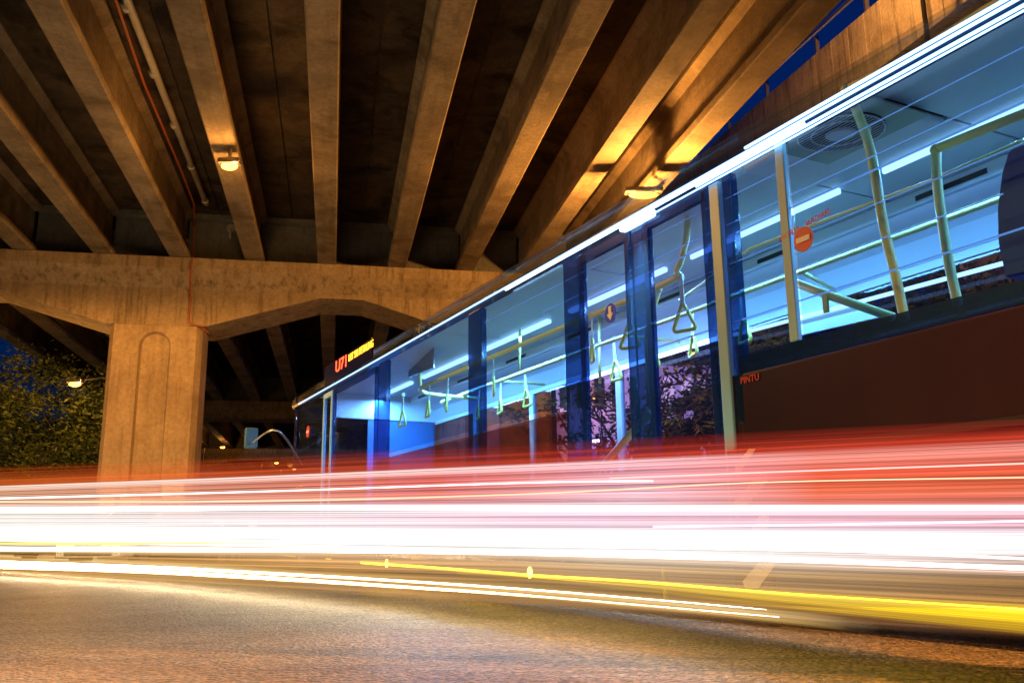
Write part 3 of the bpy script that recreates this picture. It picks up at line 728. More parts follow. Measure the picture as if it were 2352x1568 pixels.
ld = D.lights.new('step_light', 'SPOT'); ld.energy = 480; ld.color = (.86, .95, .80); ld.spot_size = math.radians(95); ld.spot_blend = .35; ld.shadow_soft_size = .08
lo_ = D.objects.new('step_light', ld); COL.objects.link(lo_); lo_.parent = bus; lo_.location = (11.2, -.08, 2.78); lo_.rotation_euler = (math.radians(-30), 0, 0)
bm = new(); box(bm, 11.0, 11.4, -.06, .0, 2.82, 2.87, .01); part('step_lamp', bm, M_TUBE)

# ------------------------------------------------------------------ light trails of the passing traffic (glowing tubes and bands in the air over the road, with painted halos)
TP0 = Vector((1.95, 3.40, 0)); TP1 = Vector((-3.0, 5.23, 0)); tn = Vector(((TP1 - TP0).y, -(TP1 - TP0).x, 0)).normalized()
def T(x, y, off=0): return hplane(x, y, TP0 + tn * off, tn)
def finish_band(bm, name, stops, label, strength, streaks):
    me = D.meshes.new(name); bm.to_mesh(me); bm.free()
    m = D.materials.new(name + ' light'); m.use_nodes = True; t = m.node_tree; t.nodes.clear(); L = t.links
    uv = t.nodes.new('ShaderNodeUVMap'); uv.uv_map = 'UVMap'; sp_ = t.nodes.new('ShaderNodeSeparateXYZ'); L.new(uv.outputs[0], sp_.inputs[0])
    def cramp(src, st):
        r = t.nodes.new('ShaderNodeValToRGB'); cr = r.color_ramp
        while len(cr.elements) < len(st): cr.elements.new(.5)
        for e, (p, c) in zip(cr.elements, st): e.position = p; e.color = c
        L.new(src, r.inputs[0]); return r
    V = sp_.outputs[1]; Uo = sp_.outputs[0]
    # stops: list of (u, [(v, (r,g,b,a)), ...]) mixed along the trail
    ramps = [cramp(V, st) for _, st in stops]
    col, al = ramps[0].outputs[0], ramps[0].outputs[1]
    for k in range(1, len(stops)):
        mrg = t.nodes.new('ShaderNodeMapRange'); mrg.inputs['From Min'].default_value = stops[k - 1][0]; mrg.inputs['From Max'].default_value = stops[k][0]; L.new(Uo, mrg.inputs[0])
        mx = t.nodes.new('ShaderNodeMix'); mx.data_type = 'RGBA'; L.new(mrg.outputs[0], mx.inputs[0]); L.new(col, mx.inputs[6]); L.new(ramps[k].outputs[0], mx.inputs[7]); col = mx.outputs[2]
        ma = t.nodes.new('ShaderNodeMix'); L.new(mrg.outputs[0], ma.inputs[0]); L.new(al, ma.inputs[2]); L.new(ramps[k].outputs[1], ma.inputs[3]); al = ma.outputs[0]
    cb = t.nodes.new('ShaderNodeCombineXYZ')
    mu = t.nodes.new('ShaderNodeMath'); mu.operation = 'MULTIPLY'; mu.inputs[1].default_value = .7; L.new(Uo, mu.inputs[0]); L.new(mu.outputs[0], cb.inputs[0])
    mv = t.nodes.new('ShaderNodeMath'); mv.operation = 'MULTIPLY'; mv.inputs[1].default_value = streaks; L.new(V, mv.inputs[0]); L.new(mv.outputs[0], cb.inputs[1])
    nz = t.nodes.new('ShaderNodeTexNoise'); nz.inputs['Scale'].default_value = 1; nz.inputs['Detail'].default_value = 5; nz.inputs['Roughness'].default_value = .65; L.new(cb.outputs[0], nz.inputs['Vector'])
    ms = t.nodes.new('ShaderNodeMapRange'); ms.inputs['From Min'].default_value = .3; ms.inputs['From Max'].default_value = .7; ms.inputs['To Min'].default_value = .25; ms.inputs['To Max'].default_value = 1.75; L.new(nz.outputs['Fac'], ms.inputs[0])
    st_ = t.nodes.new('ShaderNodeMath'); st_.operation = 'MULTIPLY'; st_.inputs[1].default_value = strength; L.new(ms.outputs[0], st_.inputs[0])
    e = t.nodes.new('ShaderNodeEmission'); L.new(col, e.inputs[0]); L.new(st_.outputs[0], e.inputs[1])
    tr = t.nodes.new('ShaderNodeBsdfTransparent'); mxs = t.nodes.new('ShaderNodeMixShader')
    am = t.nodes.new('ShaderNodeMath'); am.operation = 'MULTIPLY'; L.new(al, am.inputs[0]); L.new(ms.outputs[0], am.inputs[1]); am.use_clamp = True
    o_ = t.nodes.new('ShaderNodeOutputMaterial'); L.new(am.outputs[0], mxs.inputs[0]); L.new(tr.outputs[0], mxs.inputs[1]); L.new(e.outputs[0], mxs.inputs[2]); L.new(mxs.outputs[0], o_.inputs[0])
    me.materials.append(m); o = D.objects.new('light_trail', me); COL.objects.link(o)
    tag(o, label, 'light trail', 'light trails of passing traffic'); return o
def band(name, top, bot, stops, label, off=0, cols=None, strength=1.0, streaks=26, samples=40, group=None, th=.01):
    """a sheaf of merged lamp traces, also used for painted glow: slim closed box between two measured lines"""
    bm = new(); uvl = bm.loops.layers.uv.new('UVMap')
    def yat(pl, x):
        for (x0, y0), (x1, y1) in zip(pl, pl[1:]):
            if x <= x1 or (x1, y1) == pl[-1]: return y0 + (y1 - y0) * (x - x0) / (x1 - x0)
    xs = [-120 + (2600 * k / samples) for k in range(samples + 1)]
    rows = []
    for x in xs:
        a, b = T(x, yat(top, x), off), T(x, yat(bot, x), off)
        rows.append([bm.verts.new(a), bm.verts.new(b), bm.verts.new(b + tn * th), bm.verts.new(a + tn * th)])
    for i in range(samples):
        for (p, q) in ((0, 1), (2, 3)):
            f = bm.faces.new((rows[i][p], rows[i + 1][p], rows[i + 1][q], rows[i][q]))
            vv = {id(rows[i][p]): (xs[i], 1 - (p in (1, 2))), id(rows[i + 1][p]): (xs[i + 1], 1 - (p in (1, 2))), id(rows[i + 1][q]): (xs[i + 1], 1 - (q in (1, 2))), id(rows[i][q]): (xs[i], 1 - (q in (1, 2)))}
            for l in f.loops:
                x_, v_ = vv[id(l.vert)]; l[uvl].uv = (x_ / 2352, v_)
    return finish_band(bm, name, stops, label, strength, streaks)
RT_ = [(-120, 1119), (0, 1113), (500, 1094), (1206, 1062), (1760, 1035), (2352, 1006), (2500, 998)]
def flat(y0, y1, y2): return [(-120, y0), (0, y0), (1176, y1), (2352, y2), (2500, y2 + (y2 - y1) * .12)]
band('red haze', [(x, y - 46) for x, y in [(-120, 1119), (0, 1113), (500, 1094), (1206, 1062), (1760, 1035), (2352, 1006), (2500, 998)]], [(x, y + 4) for x, y in [(-120, 1119), (0, 1113), (500, 1094), (1206, 1062), (1760, 1035), (2352, 1006), (2500, 998)]], [(0, [(0, (1, .18, .03, .34)), (.5, (1, .16, .02, .12)), (1, (1, .12, .01, 0))]), (.5, [(0, (.9, .08, .04, .30)), (.5, (.8, .06, .03, .12)), (1, (.8, .05, .02, 0))]), (1, [(0, (.8, .07, .03, .6)), (.5, (.6, .04, .02, .3)), (1, (.5, .03, .02, 0))])], 'soft red glow painted along the top edge of the red light trail', .03, streaks=6)  # haze above the red trail, painted as a fading emissive sheet
band('red sheaf', RT_, flat(1176, 1168, 1166), [
    (0.0, [(0, (1, .80, .7, .62)), (.35, (1, .55, .36, .42)), (.75, (1, .50, .30, .36)), (.92, (1, .80, .66, .8)), (1, (1, .3, .12, 0))]),
    (.42, [(0, (1, .55, .58, .6)), (.35, (.95, .26, .20, .48)), (.75, (.9, .16, .11, .42)), (.92, (1, .62, .60, .85)), (1, (1, .25, .2, 0))]),
    (.62, [(0, (1, .66, .74, .75)), (.35, (1, .55, .62, .58)), (.75, (1, .42, .48, .42)), (.92, (1, .52, .56, .65)), (1, (1, .25, .2, 0))]),
    (.80, [(0, (.95, .26, .20, .9)), (.3, (.85, .16, .075, .85)), (.6, (.75, .10, .05, .8)), (.88, (.95, .30, .24, .85)), (1, (.8, .1, .07, 0))])],
    'broad red and pink light trail rising to the right across the bus side', 0)
band('pink sheaf', flat(1158, 1155, 1154), flat(1226, 1222, 1222), [
    (0.0, [(0, (1, .98, .92, .95)), (.4, (1, .95, .88, .85)), (.75, (1, .88, .78, .7)), (.9, (1, .8, .72, .6)), (1, (1, .7, .6, 0))]),
    (.55, [(0, (1, .86, .92, .8)), (.45, (1, .62, .74, .7)), (.82, (1, .82, .88, .8)), (1, (1, .6, .6, 0))]),
    (1.0, [(0, (.95, .62, .74, .75)), (.5, (.9, .42, .48, .75)), (.82, (1, .80, .88, .85)), (1, (1, .5, .45, 0))])],
    'pale pink light trail below the red one, level across the frame', -.06, strength=1.0, streaks=22)
band('white sheaf', flat(1205, 1212, 1212), flat(1266, 1300, 1345), [
    (0.0, [(0, (1, .75, .40, 0)), (.2, (1, .80, .50, .28)), (.38, (1, .92, .72, .5)), (.52, (1, 1, .95, .95)), (.8, (1, 1, .95, 1)), (1, (1, .9, .8, .9))]),
    (.45, [(0, (1, .7, .45, 0)), (.25, (1, .78, .6, .30)), (.45, (1, .92, .86, .7)), (.65, (1, 1, 1, 1)), (.88, (1, 1, 1, 1)), (1, (1, .9, .9, 0))]),
    (.60, [(0, (1, .85, .7, 0)), (.25, (1, .90, .82, .45)), (.45, (1, 1, 1, .95)), (.65, (1, 1, 1, 1)), (.9, (1, 1, 1, 1)), (1, (1, .9, .95, 0))]),
    (1.0, [(0, (.9, .5, .2, 0)), (.25, (.9, .62, .5, .4)), (.5, (.9, .68, .62, .6)), (.7, (1, .85, .88, .85)), (.9, (1, .80, .87, .7)), (1, (1, .9, .9, 0))])],
    'wide brilliant white light trail just above the road', -.12, strength=1.2, streaks=24)
band('amber haze', flat(1262, 1268, 1310), flat(1320, 1392, 1470), [
    (0.0, [(0, (1, .6, .2, .0)), (.3, (1, .55, .16, .4)), (.85, (1, .50, .12, .22)), (1, (1, .75, .35, .5))]),
    (.35, [(0, (1, .55, .2, 0)), (.3, (.95, .50, .14, .5)), (.8, (.95, .52, .2, .5)), (1, (1, .6, .3, .3))]),
    (.6, [(0, (1, .55, .3, 0)), (.3, (.8, .46, .16, .35)), (.7, (.85, .55, .28, .4)), (1, (.9, .6, .3, .35))]),
    (1.0, [(0, (.8, .3, .1, 0)), (.3, (.75, .30, .05, .30)), (.7, (.60, .34, .12, .42)), (1, (.8, .4, .1, 0))])],
    'thin painted amber glow between the white trail and the low gold line', -.18, strength=.7, streaks=10)  # warm glow over the road painted as an emissive sheet
TG = 'light trails of passing traffic'
def trail(pts, r, col, s, label, z=None, off=-.2, name='light_trail', taper=0):
    P = [hz(x, y, z) if z is not None else T(x, y, off) for x, y in pts]
    P = smooth_pts(P, 8); d0 = (P[0] - CP).length
    bm = new(); nP = len(P) - 1; tube(bm, P, [r * (p - CP).length * (min(1, (1 - i / nP) / taper) * .95 + .05 if taper else 1) for i, p in enumerate(P)], 6)
    key = 'trail %s %s' % (col, s); m = MATS.get(key) or glow(key, col, s); MATS[key] = m
    o = obj(name, bm, m); tag(o, label, 'light trail', TG); return o
W_ = (1, .93, .95); G_ = (1, .80, .45)
trail([(-100, 1172), (0, 1171), (600, 1166), (1176, 1165), (1800, 1165), (2500, 1165)], .0022, W_, 6, 'straight white line of light along the top of the pink band')
trail([(-100, 1147), (0, 1144), (600, 1128), (1206, 1108), (1500, 1104)], .0008, (1, .75, .7), 3, 'thin pale line slanting through the left half of the red trail')
trail([(-100, 1152), (600, 1150), (1206, 1134), (1760, 1107), (2500, 1094)], .0007, (1, .50, .30), 2, 'thin salmon line through the lower red trail')
trail([(1400, 1098), (1760, 1084), (2352, 1064), (2500, 1060)], .0008, (1, .42, .38), 2, 'short salmon line at the right inside the red trail')
trail([(-100, 1224), (600, 1224), (1176, 1232), (1800, 1236), (2500, 1246)], .0045, (1, .97, .95), 7, 'thickest white line of light in the middle of the white trail')
trail([(-100, 1259), (0, 1260), (600, 1263), (1100, 1268), (1760, 1284), (2352, 1304), (2500, 1310)], .0020, (1, .95, .92), 6, 'lower white line dipping to the right edge of the frame')
trail([(1100, 1250), (1760, 1258), (2352, 1282), (2500, 1288)], .0013, (1, .85, .9), 2.5, 'faint pink line above the lower white line at the right')
trail([(1500, 1209), (1900, 1204), (2352, 1196), (2500, 1194)], .0011, (.95, .7, .8), 2, 'thin mauve line in the pink band at the right')
trail([(-100, 1247), (150, 1248), (420, 1247), (640, 1244)], .0008, (1, .66, .12), 1.6, 'short yellow line low in the white trail at the left', taper=.6)
# low gold pair over the road surface, constant height, with a halo painted around them as a glowing ribbon
def ribbon(name, mid, hw, z, stops, label, strength=1, streaks=10):
    """a flat sheaf of traces, also used for painted halos, lying level at height z: mid line measured, hw = half width list"""
    P = smooth_pts([hz(x, y, z) for x, y in mid], 10); A = smooth_pts([hz(x, y - h, z) for (x, y), h in zip(mid, hw)], 10); Bq = smooth_pts([hz(x, y + h, z) for (x, y), h in zip(mid, hw)], 10)
    bm = new(); uvl = bm.loops.layers.uv.new('UVMap'); n = len(P); up = Vector((0, 0, .006)); rows = []
    for a, b in zip(A, Bq): rows.append([bm.verts.new(a), bm.verts.new(b), bm.verts.new(b - up), bm.verts.new(a - up)])
    for i in range(n - 1):
        for p, q in ((0, 1), (2, 3)):
            f = bm.faces.new((rows[i][p], rows[i + 1][p], rows[i + 1][q], rows[i][q]))
            for l, (k, c) in zip(f.loops, ((i, p), (i + 1, p), (i + 1, q), (i, q))): l[uvl].uv = (k / (n - 1), 0 if c in (1, 2) else 1)
    return finish_band(bm, name, stops, label, strength, streaks)
def A_(c, a): return (c[0], c[1], c[2], a)
hal = lambda k: [(0, (1, .5, .08, 0)), (.3, (1, .55, .12, .16 * k)), (.44, (1, .72, .3, .5 * k)), (.5, (1, .85, .5, .75 * k)), (.56, (1, .72, .3, .5 * k)), (.75, (1, .55, .12, .16 * k)), (1, (1, .5, .08, 0))]
gold = [(-100, 1292), (0, 1295), (300, 1305), (600, 1320), (900, 1338), (1200, 1359), (1560, 1390), (1800, 1414), (2020, 1438)]
ribbon('gold glow', gold, [26, 26, 26, 26, 26, 28, 28, 26, 22], .19, [(0, hal(1)), (.6, hal(1)), (.85, hal(.5)), (1, hal(0))], 'soft gold glow painted round the two low gold lines on the foreground road', 1.0, 6)
gl2 = lambda k: [(0, (1, .6, .2, 0)), (.25, (1, .66, .2, .8 * k)), (.38, (1, .6, .2, .1 * k)), (.55, (1, .62, .18, .5 * k)), (.68, (1, .6, .2, .15 * k)), (.82, (1, .7, .25, .8 * k)), (1, (1, .6, .2, 0))]
ribbon('gold strands', [(1000, 1345), (1200, 1359), (1560, 1390), (1780, 1412), (1950, 1430)], [9, 11, 13, 15, 16], .185, [(0, gl2(1)), (.4, gl2(1)), (.75, gl2(.45)), (1, gl2(0))], 'fading gold strands where the low gold lines die out at the right', 1.2, 14)
trail([(-100, 1287), (0, 1290), (300, 1300), (600, 1315), (900, 1332), (1200, 1352), (1500, 1376), (1760, 1399)], .0013, G_, 45, 'upper of the low gold lines crossing the foreground road', z=.2, taper=.55)
trail([(-100, 1297), (0, 1300), (300, 1310), (600, 1326), (900, 1345), (1200, 1366), (1500, 1391), (1790, 1416)], .0018, G_, 45, 'lower and thicker gold line crossing the foreground road', z=.18, taper=.55)
ye = lambda k: [(0, (1, .5, .02, 0)), (.12, (1, .62, .02, .35 * k)), (.3, (1, .60, .02, .2 * k)), (.42, (1, .68, .02, .85 * k)), (.6, (1, .74, .03, 1 * k)), (.82, (1, .72, .03, 1 * k)), (.95, (1, .6, .02, .5 * k)), (1, (1, .5, .02, 0))]
ribbon('yellow sheaf', [(1050, 1311), (1240, 1325), (1450, 1341), (1750, 1370), (2050, 1395), (2352, 1419), (2500, 1432)], [7, 9, 14, 20, 26, 34, 38], .25, [(0, ye(.35)), (.25, ye(.5)), (.5, ye(.8)), (1, ye(1))], 'broad yellow light trail fanning out to the lower right edge', 1.15, 22)
trail([(830, 1291), (1050, 1307), (1215, 1320), (1450, 1334), (1750, 1359), (2050, 1380), (2352, 1400), (2500, 1411)], .0013, (1, .58, .012), 22, 'thin yellow light line running from the left amber dot to the right edge', z=.25)
trail([(960, 1303), (1240, 1326), (1500, 1348)], .0006, (1, .6, .02), 3, 'short thin yellow strand just under the largest amber dot', z=.25, taper=.8)
trail([(760, 1283), (700, 1279), (640, 1274)], .0006, (1, .6, .02), 3, 'short faint yellow strand at the smallest amber dot', z=.25, taper=.8)
for (x, y, r_, lab) in ((1217, 1314, .045, 'largest amber light dot above the road near the middle'), (888, 1293, .05, 'amber light dot left of the largest one'), (703, 1278, .045, 'small faint amber light dot furthest left')):
    p = hz(x, y, .28); bm = new(); bmesh.ops.create_uvsphere(bm, u_segments=16, v_segments=10, radius=r_); bmesh.ops.scale(bm, vec=(.45, .45, .95), verts=bm.verts)
    o = obj('amber_light', bm, MATS.get('amber') or glow('amber', (1, .66, .10), 14), smooth=True); o.location = p; tag(o, lab, 'amber light', 'amber indicator lights')

# ------------------------------------------------------------------ elevated ramp with parapet, beyond the overpass edge
ramp = thing('elevated_ramp', 'stained concrete parapet of a higher ramp curving past the overpass edge', 'ramp', (0, 0, 0))
top_px = [(2300, -250, 20), (2150, -115, 23), (2019, 0, 26), (1870, 127, 31), (1723, 254, 38), (1620, 345, 46), (1523, 439, 56), (1440, 528, 68), (1395, 580, 80)]
bot_px = [(2640, -310), (2420, -145), (2222, 0), (1960, 195), (1780, 340), (1660, 432), (1548, 510), (1470, 566), (1425, 600)]
tops = [hy(x, y, Y) for x, y, Y in top_px]; N = 4
bots = []
for (x, y), tp in zip(bot_px, tops):
    d = ray(x, y); # directly under the parapet line
    bots.append(Vector((tp.x, tp.y, 0)))
hts = []
for i, tp in enumerate(tops):
    # depth of the visible wall below the rail line
    a = Vector((top_px[i][0], top_px[i][1])); 
    best = 99
    for zz in [k * .1 for k in range(5, 60)]:
        P = tp - Vector((0, 0, zz)) - CP; X = 1176 + F_PX * P.dot(RV) / P.dot(fw); Y = 784 - F_PX * P.dot(UV_) / P.dot(fw)
        # distance to the lower line
        for (x0, y0), (x1, y1) in zip(bot_px, bot_px[1:]):
            if min(y0, y1) - 30 <= Y <= max(y0, y1) + 30:
                xl = x0 + (x1 - x0) * (Y - y0) / (y1 - y0)
                if abs(X - xl) < best: best = abs(X - xl); hh = zz
    hts.append(hh)
hts = [sum(hts[max(0, i - 1):i + 2]) / len(hts[max(0, i - 1):i + 2]) for i in range(len(hts))]
ts = smooth_pts(tops, 4); hs = []
for i in range(len(tops) - 1):
    for k in range(4): hs.append(hts[i] + (hts[i + 1] - hts[i]) * k / 4)
hs.append(hts[-1])
for i in range(len(ts) - 1):
    a, b = ts[i], ts[i + 1]; d = (b - a).normalized(); gap = d * .02
    nrm = Vector((d.y, -d.x, 0)).normalized()     # toward the outer side
    if nrm.x < 0: nrm = -nrm
    bm = new()
    ring = lambda p, h: [p, p - Vector((0, 0, h)), p - Vector((0, 0, h)) + nrm * 7, p - Vector((0, 0, h - .35)) + nrm * 7, p - Vector((0, 0, h - .35)) + nrm * .3, p + nrm * .3]
    loft(bm, [ring(a + gap, hs[i]), ring(b - gap, hs[i + 1])]); obj('parapet_panel', bm, M_RAMP, ramp)
    rp = a + nrm * .15
    bm = new(); box(bm, -.07, .07, -.07, .07, 0, .8); 
    if i % 3 == 0:
        for v in bm.verts: v.co += rp
        obj('rail_post', bm, M_STEEL, ramp)
    else: bm.free()
bm = new(); tube(bm, [p + Vector((0, 0, .85)) for p in ts], .09, 8); obj('rail', bm, M_STEEL, ramp)
bm = new(); tube(bm, [p + Vector((0, 0, 1.35)) for p in ts], .015, 4); obj('cable', bm, M_DARK, ramp)
street_lamp(1950, -330, 22, 'added orange street lamp beside the ramp wall, outside the frame, lighting the ramp', 3000, side=1)  # unseen lamp, added to lighten the ramp wall
# ramp columns
for i in (2, 5, 7):
    p = tops[i]; bm = new(); d = Vector((1, .3, 0)).normalized()
    box(bm, p.x + 2.2, p.x + 4.2, p.y + 1, p.y + 3, 0, p.z - hts[i] - .02, .1); obj('column', bm, M_PIER, ramp)

# ------------------------------------------------------------------ trees
M_BARK = mat('bark', (.06, .045, .03), .9, noise=(6, .4), bump=(15, .5))
def leafmat(name, c1, c2):
    m = mat(name, c1, .55, 0, .3); t = m.node_tree; b = t.nodes['Principled BSDF']
    tc = t.nodes.new('ShaderNodeTexCoord'); n = t.nodes.new('ShaderNodeTexNoise'); n.inputs['Scale'].default_value = .9; t.links.new(tc.outputs['Object'], n.inputs['Vector'])
    r = t.nodes.new('ShaderNodeValToRGB'); r.color_ramp.elements[0].position = .35; r.color_ramp.elements[0].color = rgb(c1); r.color_ramp.elements[1].position = .65; r.color_ramp.elements[1].color = rgb(c2)
    t.links.new(n.outputs['Fac'], r.inputs[0]); t.links.new(r.outputs[0], b.inputs['Base Color']); return m
M_LEAF = leafmat('leaf green', (.035, .055, .012), (.10, .13, .03)); M_LEAF2 = leafmat('dark leaf', (.015, .028, .012), (.05, .07, .025))
def tree(name, p, h, cr, label, n_leaf=4200, m=M_LEAF, fork=.35, leaf=.12, spread=1.0, clumps=26, group='trees', flat_=.62, seed=1, br=7):
    rnd = random.Random(seed); t = thing(name, label, 'tree', (p[0], p[1], 0), group=group)
    bm = new(); fz = h * fork; r0_ = max(.12, h * .022)
    tube(bm, [(0, 0, 0), (rnd.uniform(-.1, .1), 0, fz * .5), (0, 0, fz)], [r0_ * 1.3, r0_, r0_ * .85], 9)
    tips = []
    for k in range(br):
        a = 2 * PI * k / br + rnd.uniform(-.4, .4); l = cr * rnd.uniform(.55, .95) * spread
        e = Vector((math.cos(a) * l, math.sin(a) * l, fz + (h - fz) * rnd.uniform(.35, .85)))
        mid = Vector((e.x * .4, e.y * .4, fz + (e.z - fz) * rnd.uniform(.35, .6))) + Vector((rnd.uniform(-.3, .3), rnd.uniform(-.3, .3), 0))
        P = smooth_pts([(0, 0, fz * .93), mid, e], 4); tube(bm, P, [r0_ * (.6 - .5 * i / (len(P) - 1)) for i in range(len(P))], 6); tips.append(e)
        for q in range(3):
            s_ = P[rnd.randint(2, len(P) - 2)]; e2 = s_ + Vector((rnd.uniform(-1, 1), rnd.uniform(-1, 1), rnd.uniform(.2, 1))) * cr * .38
            mm = (s_ + e2) / 2 + Vector((rnd.uniform(-.2, .2), rnd.uniform(-.2, .2), -.1)); tube(bm, [s_, mm, e2], [r0_ * .26, r0_ * .17, r0_ * .06], 5); tips.append(e2)
    obj('trunk', bm, M_BARK, t, True)
    bm = new(); cz = fz + (h - fz) * .58
    cl = []
    for k in range(clumps):
        if k < len(tips) * .8: c = tips[k % len(tips)].copy()
        else:
            while True:
                v = Vector((rnd.uniform(-1, 1), rnd.uniform(-1, 1), rnd.uniform(-1, 1)))
                if v.length < 1: break
            c = Vector((v.x * cr * .85, v.y * cr * .85, cz + v.z * (h - fz) * .45))
        cl.append((c, cr * rnd.uniform(.18, .36)))
    for k in range(n_leaf):
        c, r_ = cl[rnd.randrange(len(cl))]; v = Vector((rnd.gauss(0, .5), rnd.gauss(0, .5), rnd.gauss(0, .5) * flat_)) * r_
        o_ = c + v; L_ = leaf * rnd.uniform(.6, 1.4); a = Vector((rnd.gauss(0, 1), rnd.gauss(0, 1), rnd.gauss(0, .5))).normalized(); b = a.cross(Vector((rnd.gauss(0, 1), rnd.gauss(0, 1), rnd.gauss(0, 1)))).normalized()
        bm.faces.new([bm.verts.new(o_ - a * L_), bm.verts.new(o_ + b * L_ * .4), bm.verts.new(o_ + a * L_), bm.verts.new(o_ - b * L_ * .4)])
    obj('crown', bm, m, t); return t
def at(x, Y): p = hy(x, 1250, Y); return (p.x, p.y)
tree('broadleaf_tree', at(50, 34), 7.6, 3.6, 'leafy tree at the left edge beside the left pier', 24000, M_LEAF, .28, .085, clumps=80, seed=3)
tree('broadleaf_tree', at(205, 42), 6.8, 2.6, 'smaller leafy tree close against the left pier', 12000, M_LEAF, .3, .085, clumps=44, seed=5)
tree('broadleaf_tree', at(-60, 46), 7.4, 4.5, 'tall dark tree half outside the left edge', 6000, M_LEAF2, .3, .17, clumps=36, seed=9)
tree('street_tree', at(1500, 23), 5.6, 2.1, 'forked tree with dark bare limbs seen through the bus middle door', 800, M_LEAF2, .36, .09, clumps=22, seed=11)
tree('street_tree', at(1335, 30), 6.4, 2.6, 'thin branched tree right of the central pier', 900, M_LEAF2, .34, .1, clumps=22, seed=12)
tree('street_tree', at(1420, 38), 7.4, 3.2, 'sparse tree between the two forked trees', 1000, M_LEAF2, .3, .12, clumps=26, seed=14)
for i, (x, Y, h, cr, lab) in enumerate(((1640, 31, 6.4, 1.9, 'dense dark tree under the orange lamp beyond the bus'), (1740, 27, 6.2, 2.4, 'dense dark tree beyond the white hazard stripes'),
        (1850, 27, 8.2, 3.2, 'dark tree beyond the rear half of the bus'), (2010, 27, 8.8, 3.2, 'dark tree behind the upper rear bus window'), (2210, 27, 9.6, 3.4, 'dark tree behind the orange lamp in the rear window'), (2400, 27, 10.4, 3.6, 'dark tree at the right edge beyond the bus'))):
    tree('dark_tree', at(x, Y), h, cr, lab, 6500, M_LEAF2, .22, .12, clumps=40, seed=20 + i)
tree('tall_tree', (32, 70), 44, 6.0, 'tall dark treetop against the blue sky behind the ramp railing', 7000, M_LEAF2, .55, .22, clumps=40, seed=40)
# a palm
pm = thing('palm_tree', 'small fan palm beside the white door jamb of the bus', 'palm', (*at(1610, 21), 0))
bm = new(); tube(bm, [(0, 0, 0), (.05, 0, 1.6), (0, 0, 3.0)], [.14, .11, .09], 8); obj('trunk', bm, M_BARK, pm)
bm = new()
for k in range(15):
    a = 2 * PI * k / 15; el = random.uniform(-.2, 1.0); L_ = random.uniform(1.0, 1.4); prev = None
    for s_ in range(9):
        f_ = s_ / 8; q = Vector((math.cos(a) * L_ * f_ * math.cos(el * .6), math.sin(a) * L_ * f_ * math.cos(el * .6), 3.0 + math.sin(el) * L_ * f_ - .7 * f_ * f_))
        if prev is not None:
            side = Vector((-math.sin(a), math.cos(a), 0))
            for sg_ in (-1, 1):
                e_ = q + side * sg_ * .32 * (1 - .6 * f_) + Vector((math.cos(a) * .12, math.sin(a) * .12, -.12))
                bm.faces.new([bm.verts.new(prev), bm.verts.new(q), bm.verts.new(e_)])
        prev = q
obj('fronds', bm, M_LEAF2, pm)

# ------------------------------------------------------------------ far buildings, fence, car, posters
M_WALLB = mat('pale render wall', (.5, .46, .44), .8, noise=(.6, .15)); M_LIT = glow('lit window', (1, .80, .62), 1.3); M_LITP = glow('cool shop light', (1, .72, .85), 1.6)
def building(name, x0, x1, Y, h, label, rows, cols, lit, m=M_WALLB, dx=0, wm=None, z0=0):
    a, b = hy(x0, 1250, Y), hy(x1, 1250, Y); W = b.x - a.x
    t = thing(name, label, 'building', (a.x, Y, 0)); bm = new(); box(bm, 0, W, 0, 8, 0, h); obj('wall', bm, m, t)
    bm = new(); box(bm, -.3, W + .3, -.3, 8.3, h + .003, h + .35); obj('roof', bm, M_DARK, t)
    rnd = random.Random(int(x0))
    for r in range(rows):
        for c in range(cols):
            cw = W / cols; ch = h / rows; bm = new(); box(bm, cw * (c + .2), cw * (c + .8), -.05, .02, ch * (r + .3), ch * (r + .8))
            obj('window', bm, (wm or M_LIT) if rnd.random() < lit else M_DARK, t)
    return t
M_LILAC = mat('lilac render wall', (.62, .50, .66), .8, noise=(.6, .1))
building('shop_row', 1285, 1700, 62, 12.5, 'pale lilac building with lit windows far behind the bus door', 3, 10, .55, m=M_LILAC, wm=M_LITP)
building('shop_row', 1720, 2500, 62, 4.2, 'low row of lit shops far behind the red trails at the right', 1, 18, .6, wm=M_LITP)
luminaire('street_lamp', hy(1370, 1012, 50), 'white floodlight lighting the lilac building, left one', 5200, .6, spot=120, bulb=glow('white bulb', (.95, .9, 1), 40))
luminaire('street_lamp', hy(1512, 965, 50), 'white floodlight lighting the lilac building, right one', 5200, .6, spot=120, bulb=MATS['white bulb'])
for o in D.objects:
    if o.type == 'LIGHT' and o.parent and 'floodlight' in o.parent.get('label', ''): o.data.color = (.85, .75, 1); o.rotation_euler = (math.radians(90), 0, 0)
building('apartment_block', 140, 260, 70, 11.5, 'pale apartment block behind the tree left of the pier', 5, 4, .35)
building('low_house', 480, 720, 130, 5, 'low pale house far away under the overpass', 1, 6, .6)
# metal fence across the far road
fn = thing('fence', 'low metal railing with ornamental panels far under the overpass', 'fence', hy(905, 1250, 44) * 1)
fn.location.z = 0; W = hy(1075, 1250, 44).x - hy(905, 1250, 44).x + 1
bm = new()
for k in range(int(W / .16)): box(bm, k * .16 - .012, k * .16 + .012, -.012, .012, 2.3, 3.2)
obj('railing_bars', bm, M_STEEL, fn)
bm = new(); box(bm, 0, W, -.03, .03, 3.203, 3.27); box(bm, 0, W, -.03, .03, 2.23, 2.297); obj('rail', bm, M_STEEL, fn)
bm = new(); box(bm, -6, W + 2, -.2, .2, 0, 2.227); obj('base_wall', bm, M_DIA, fn)
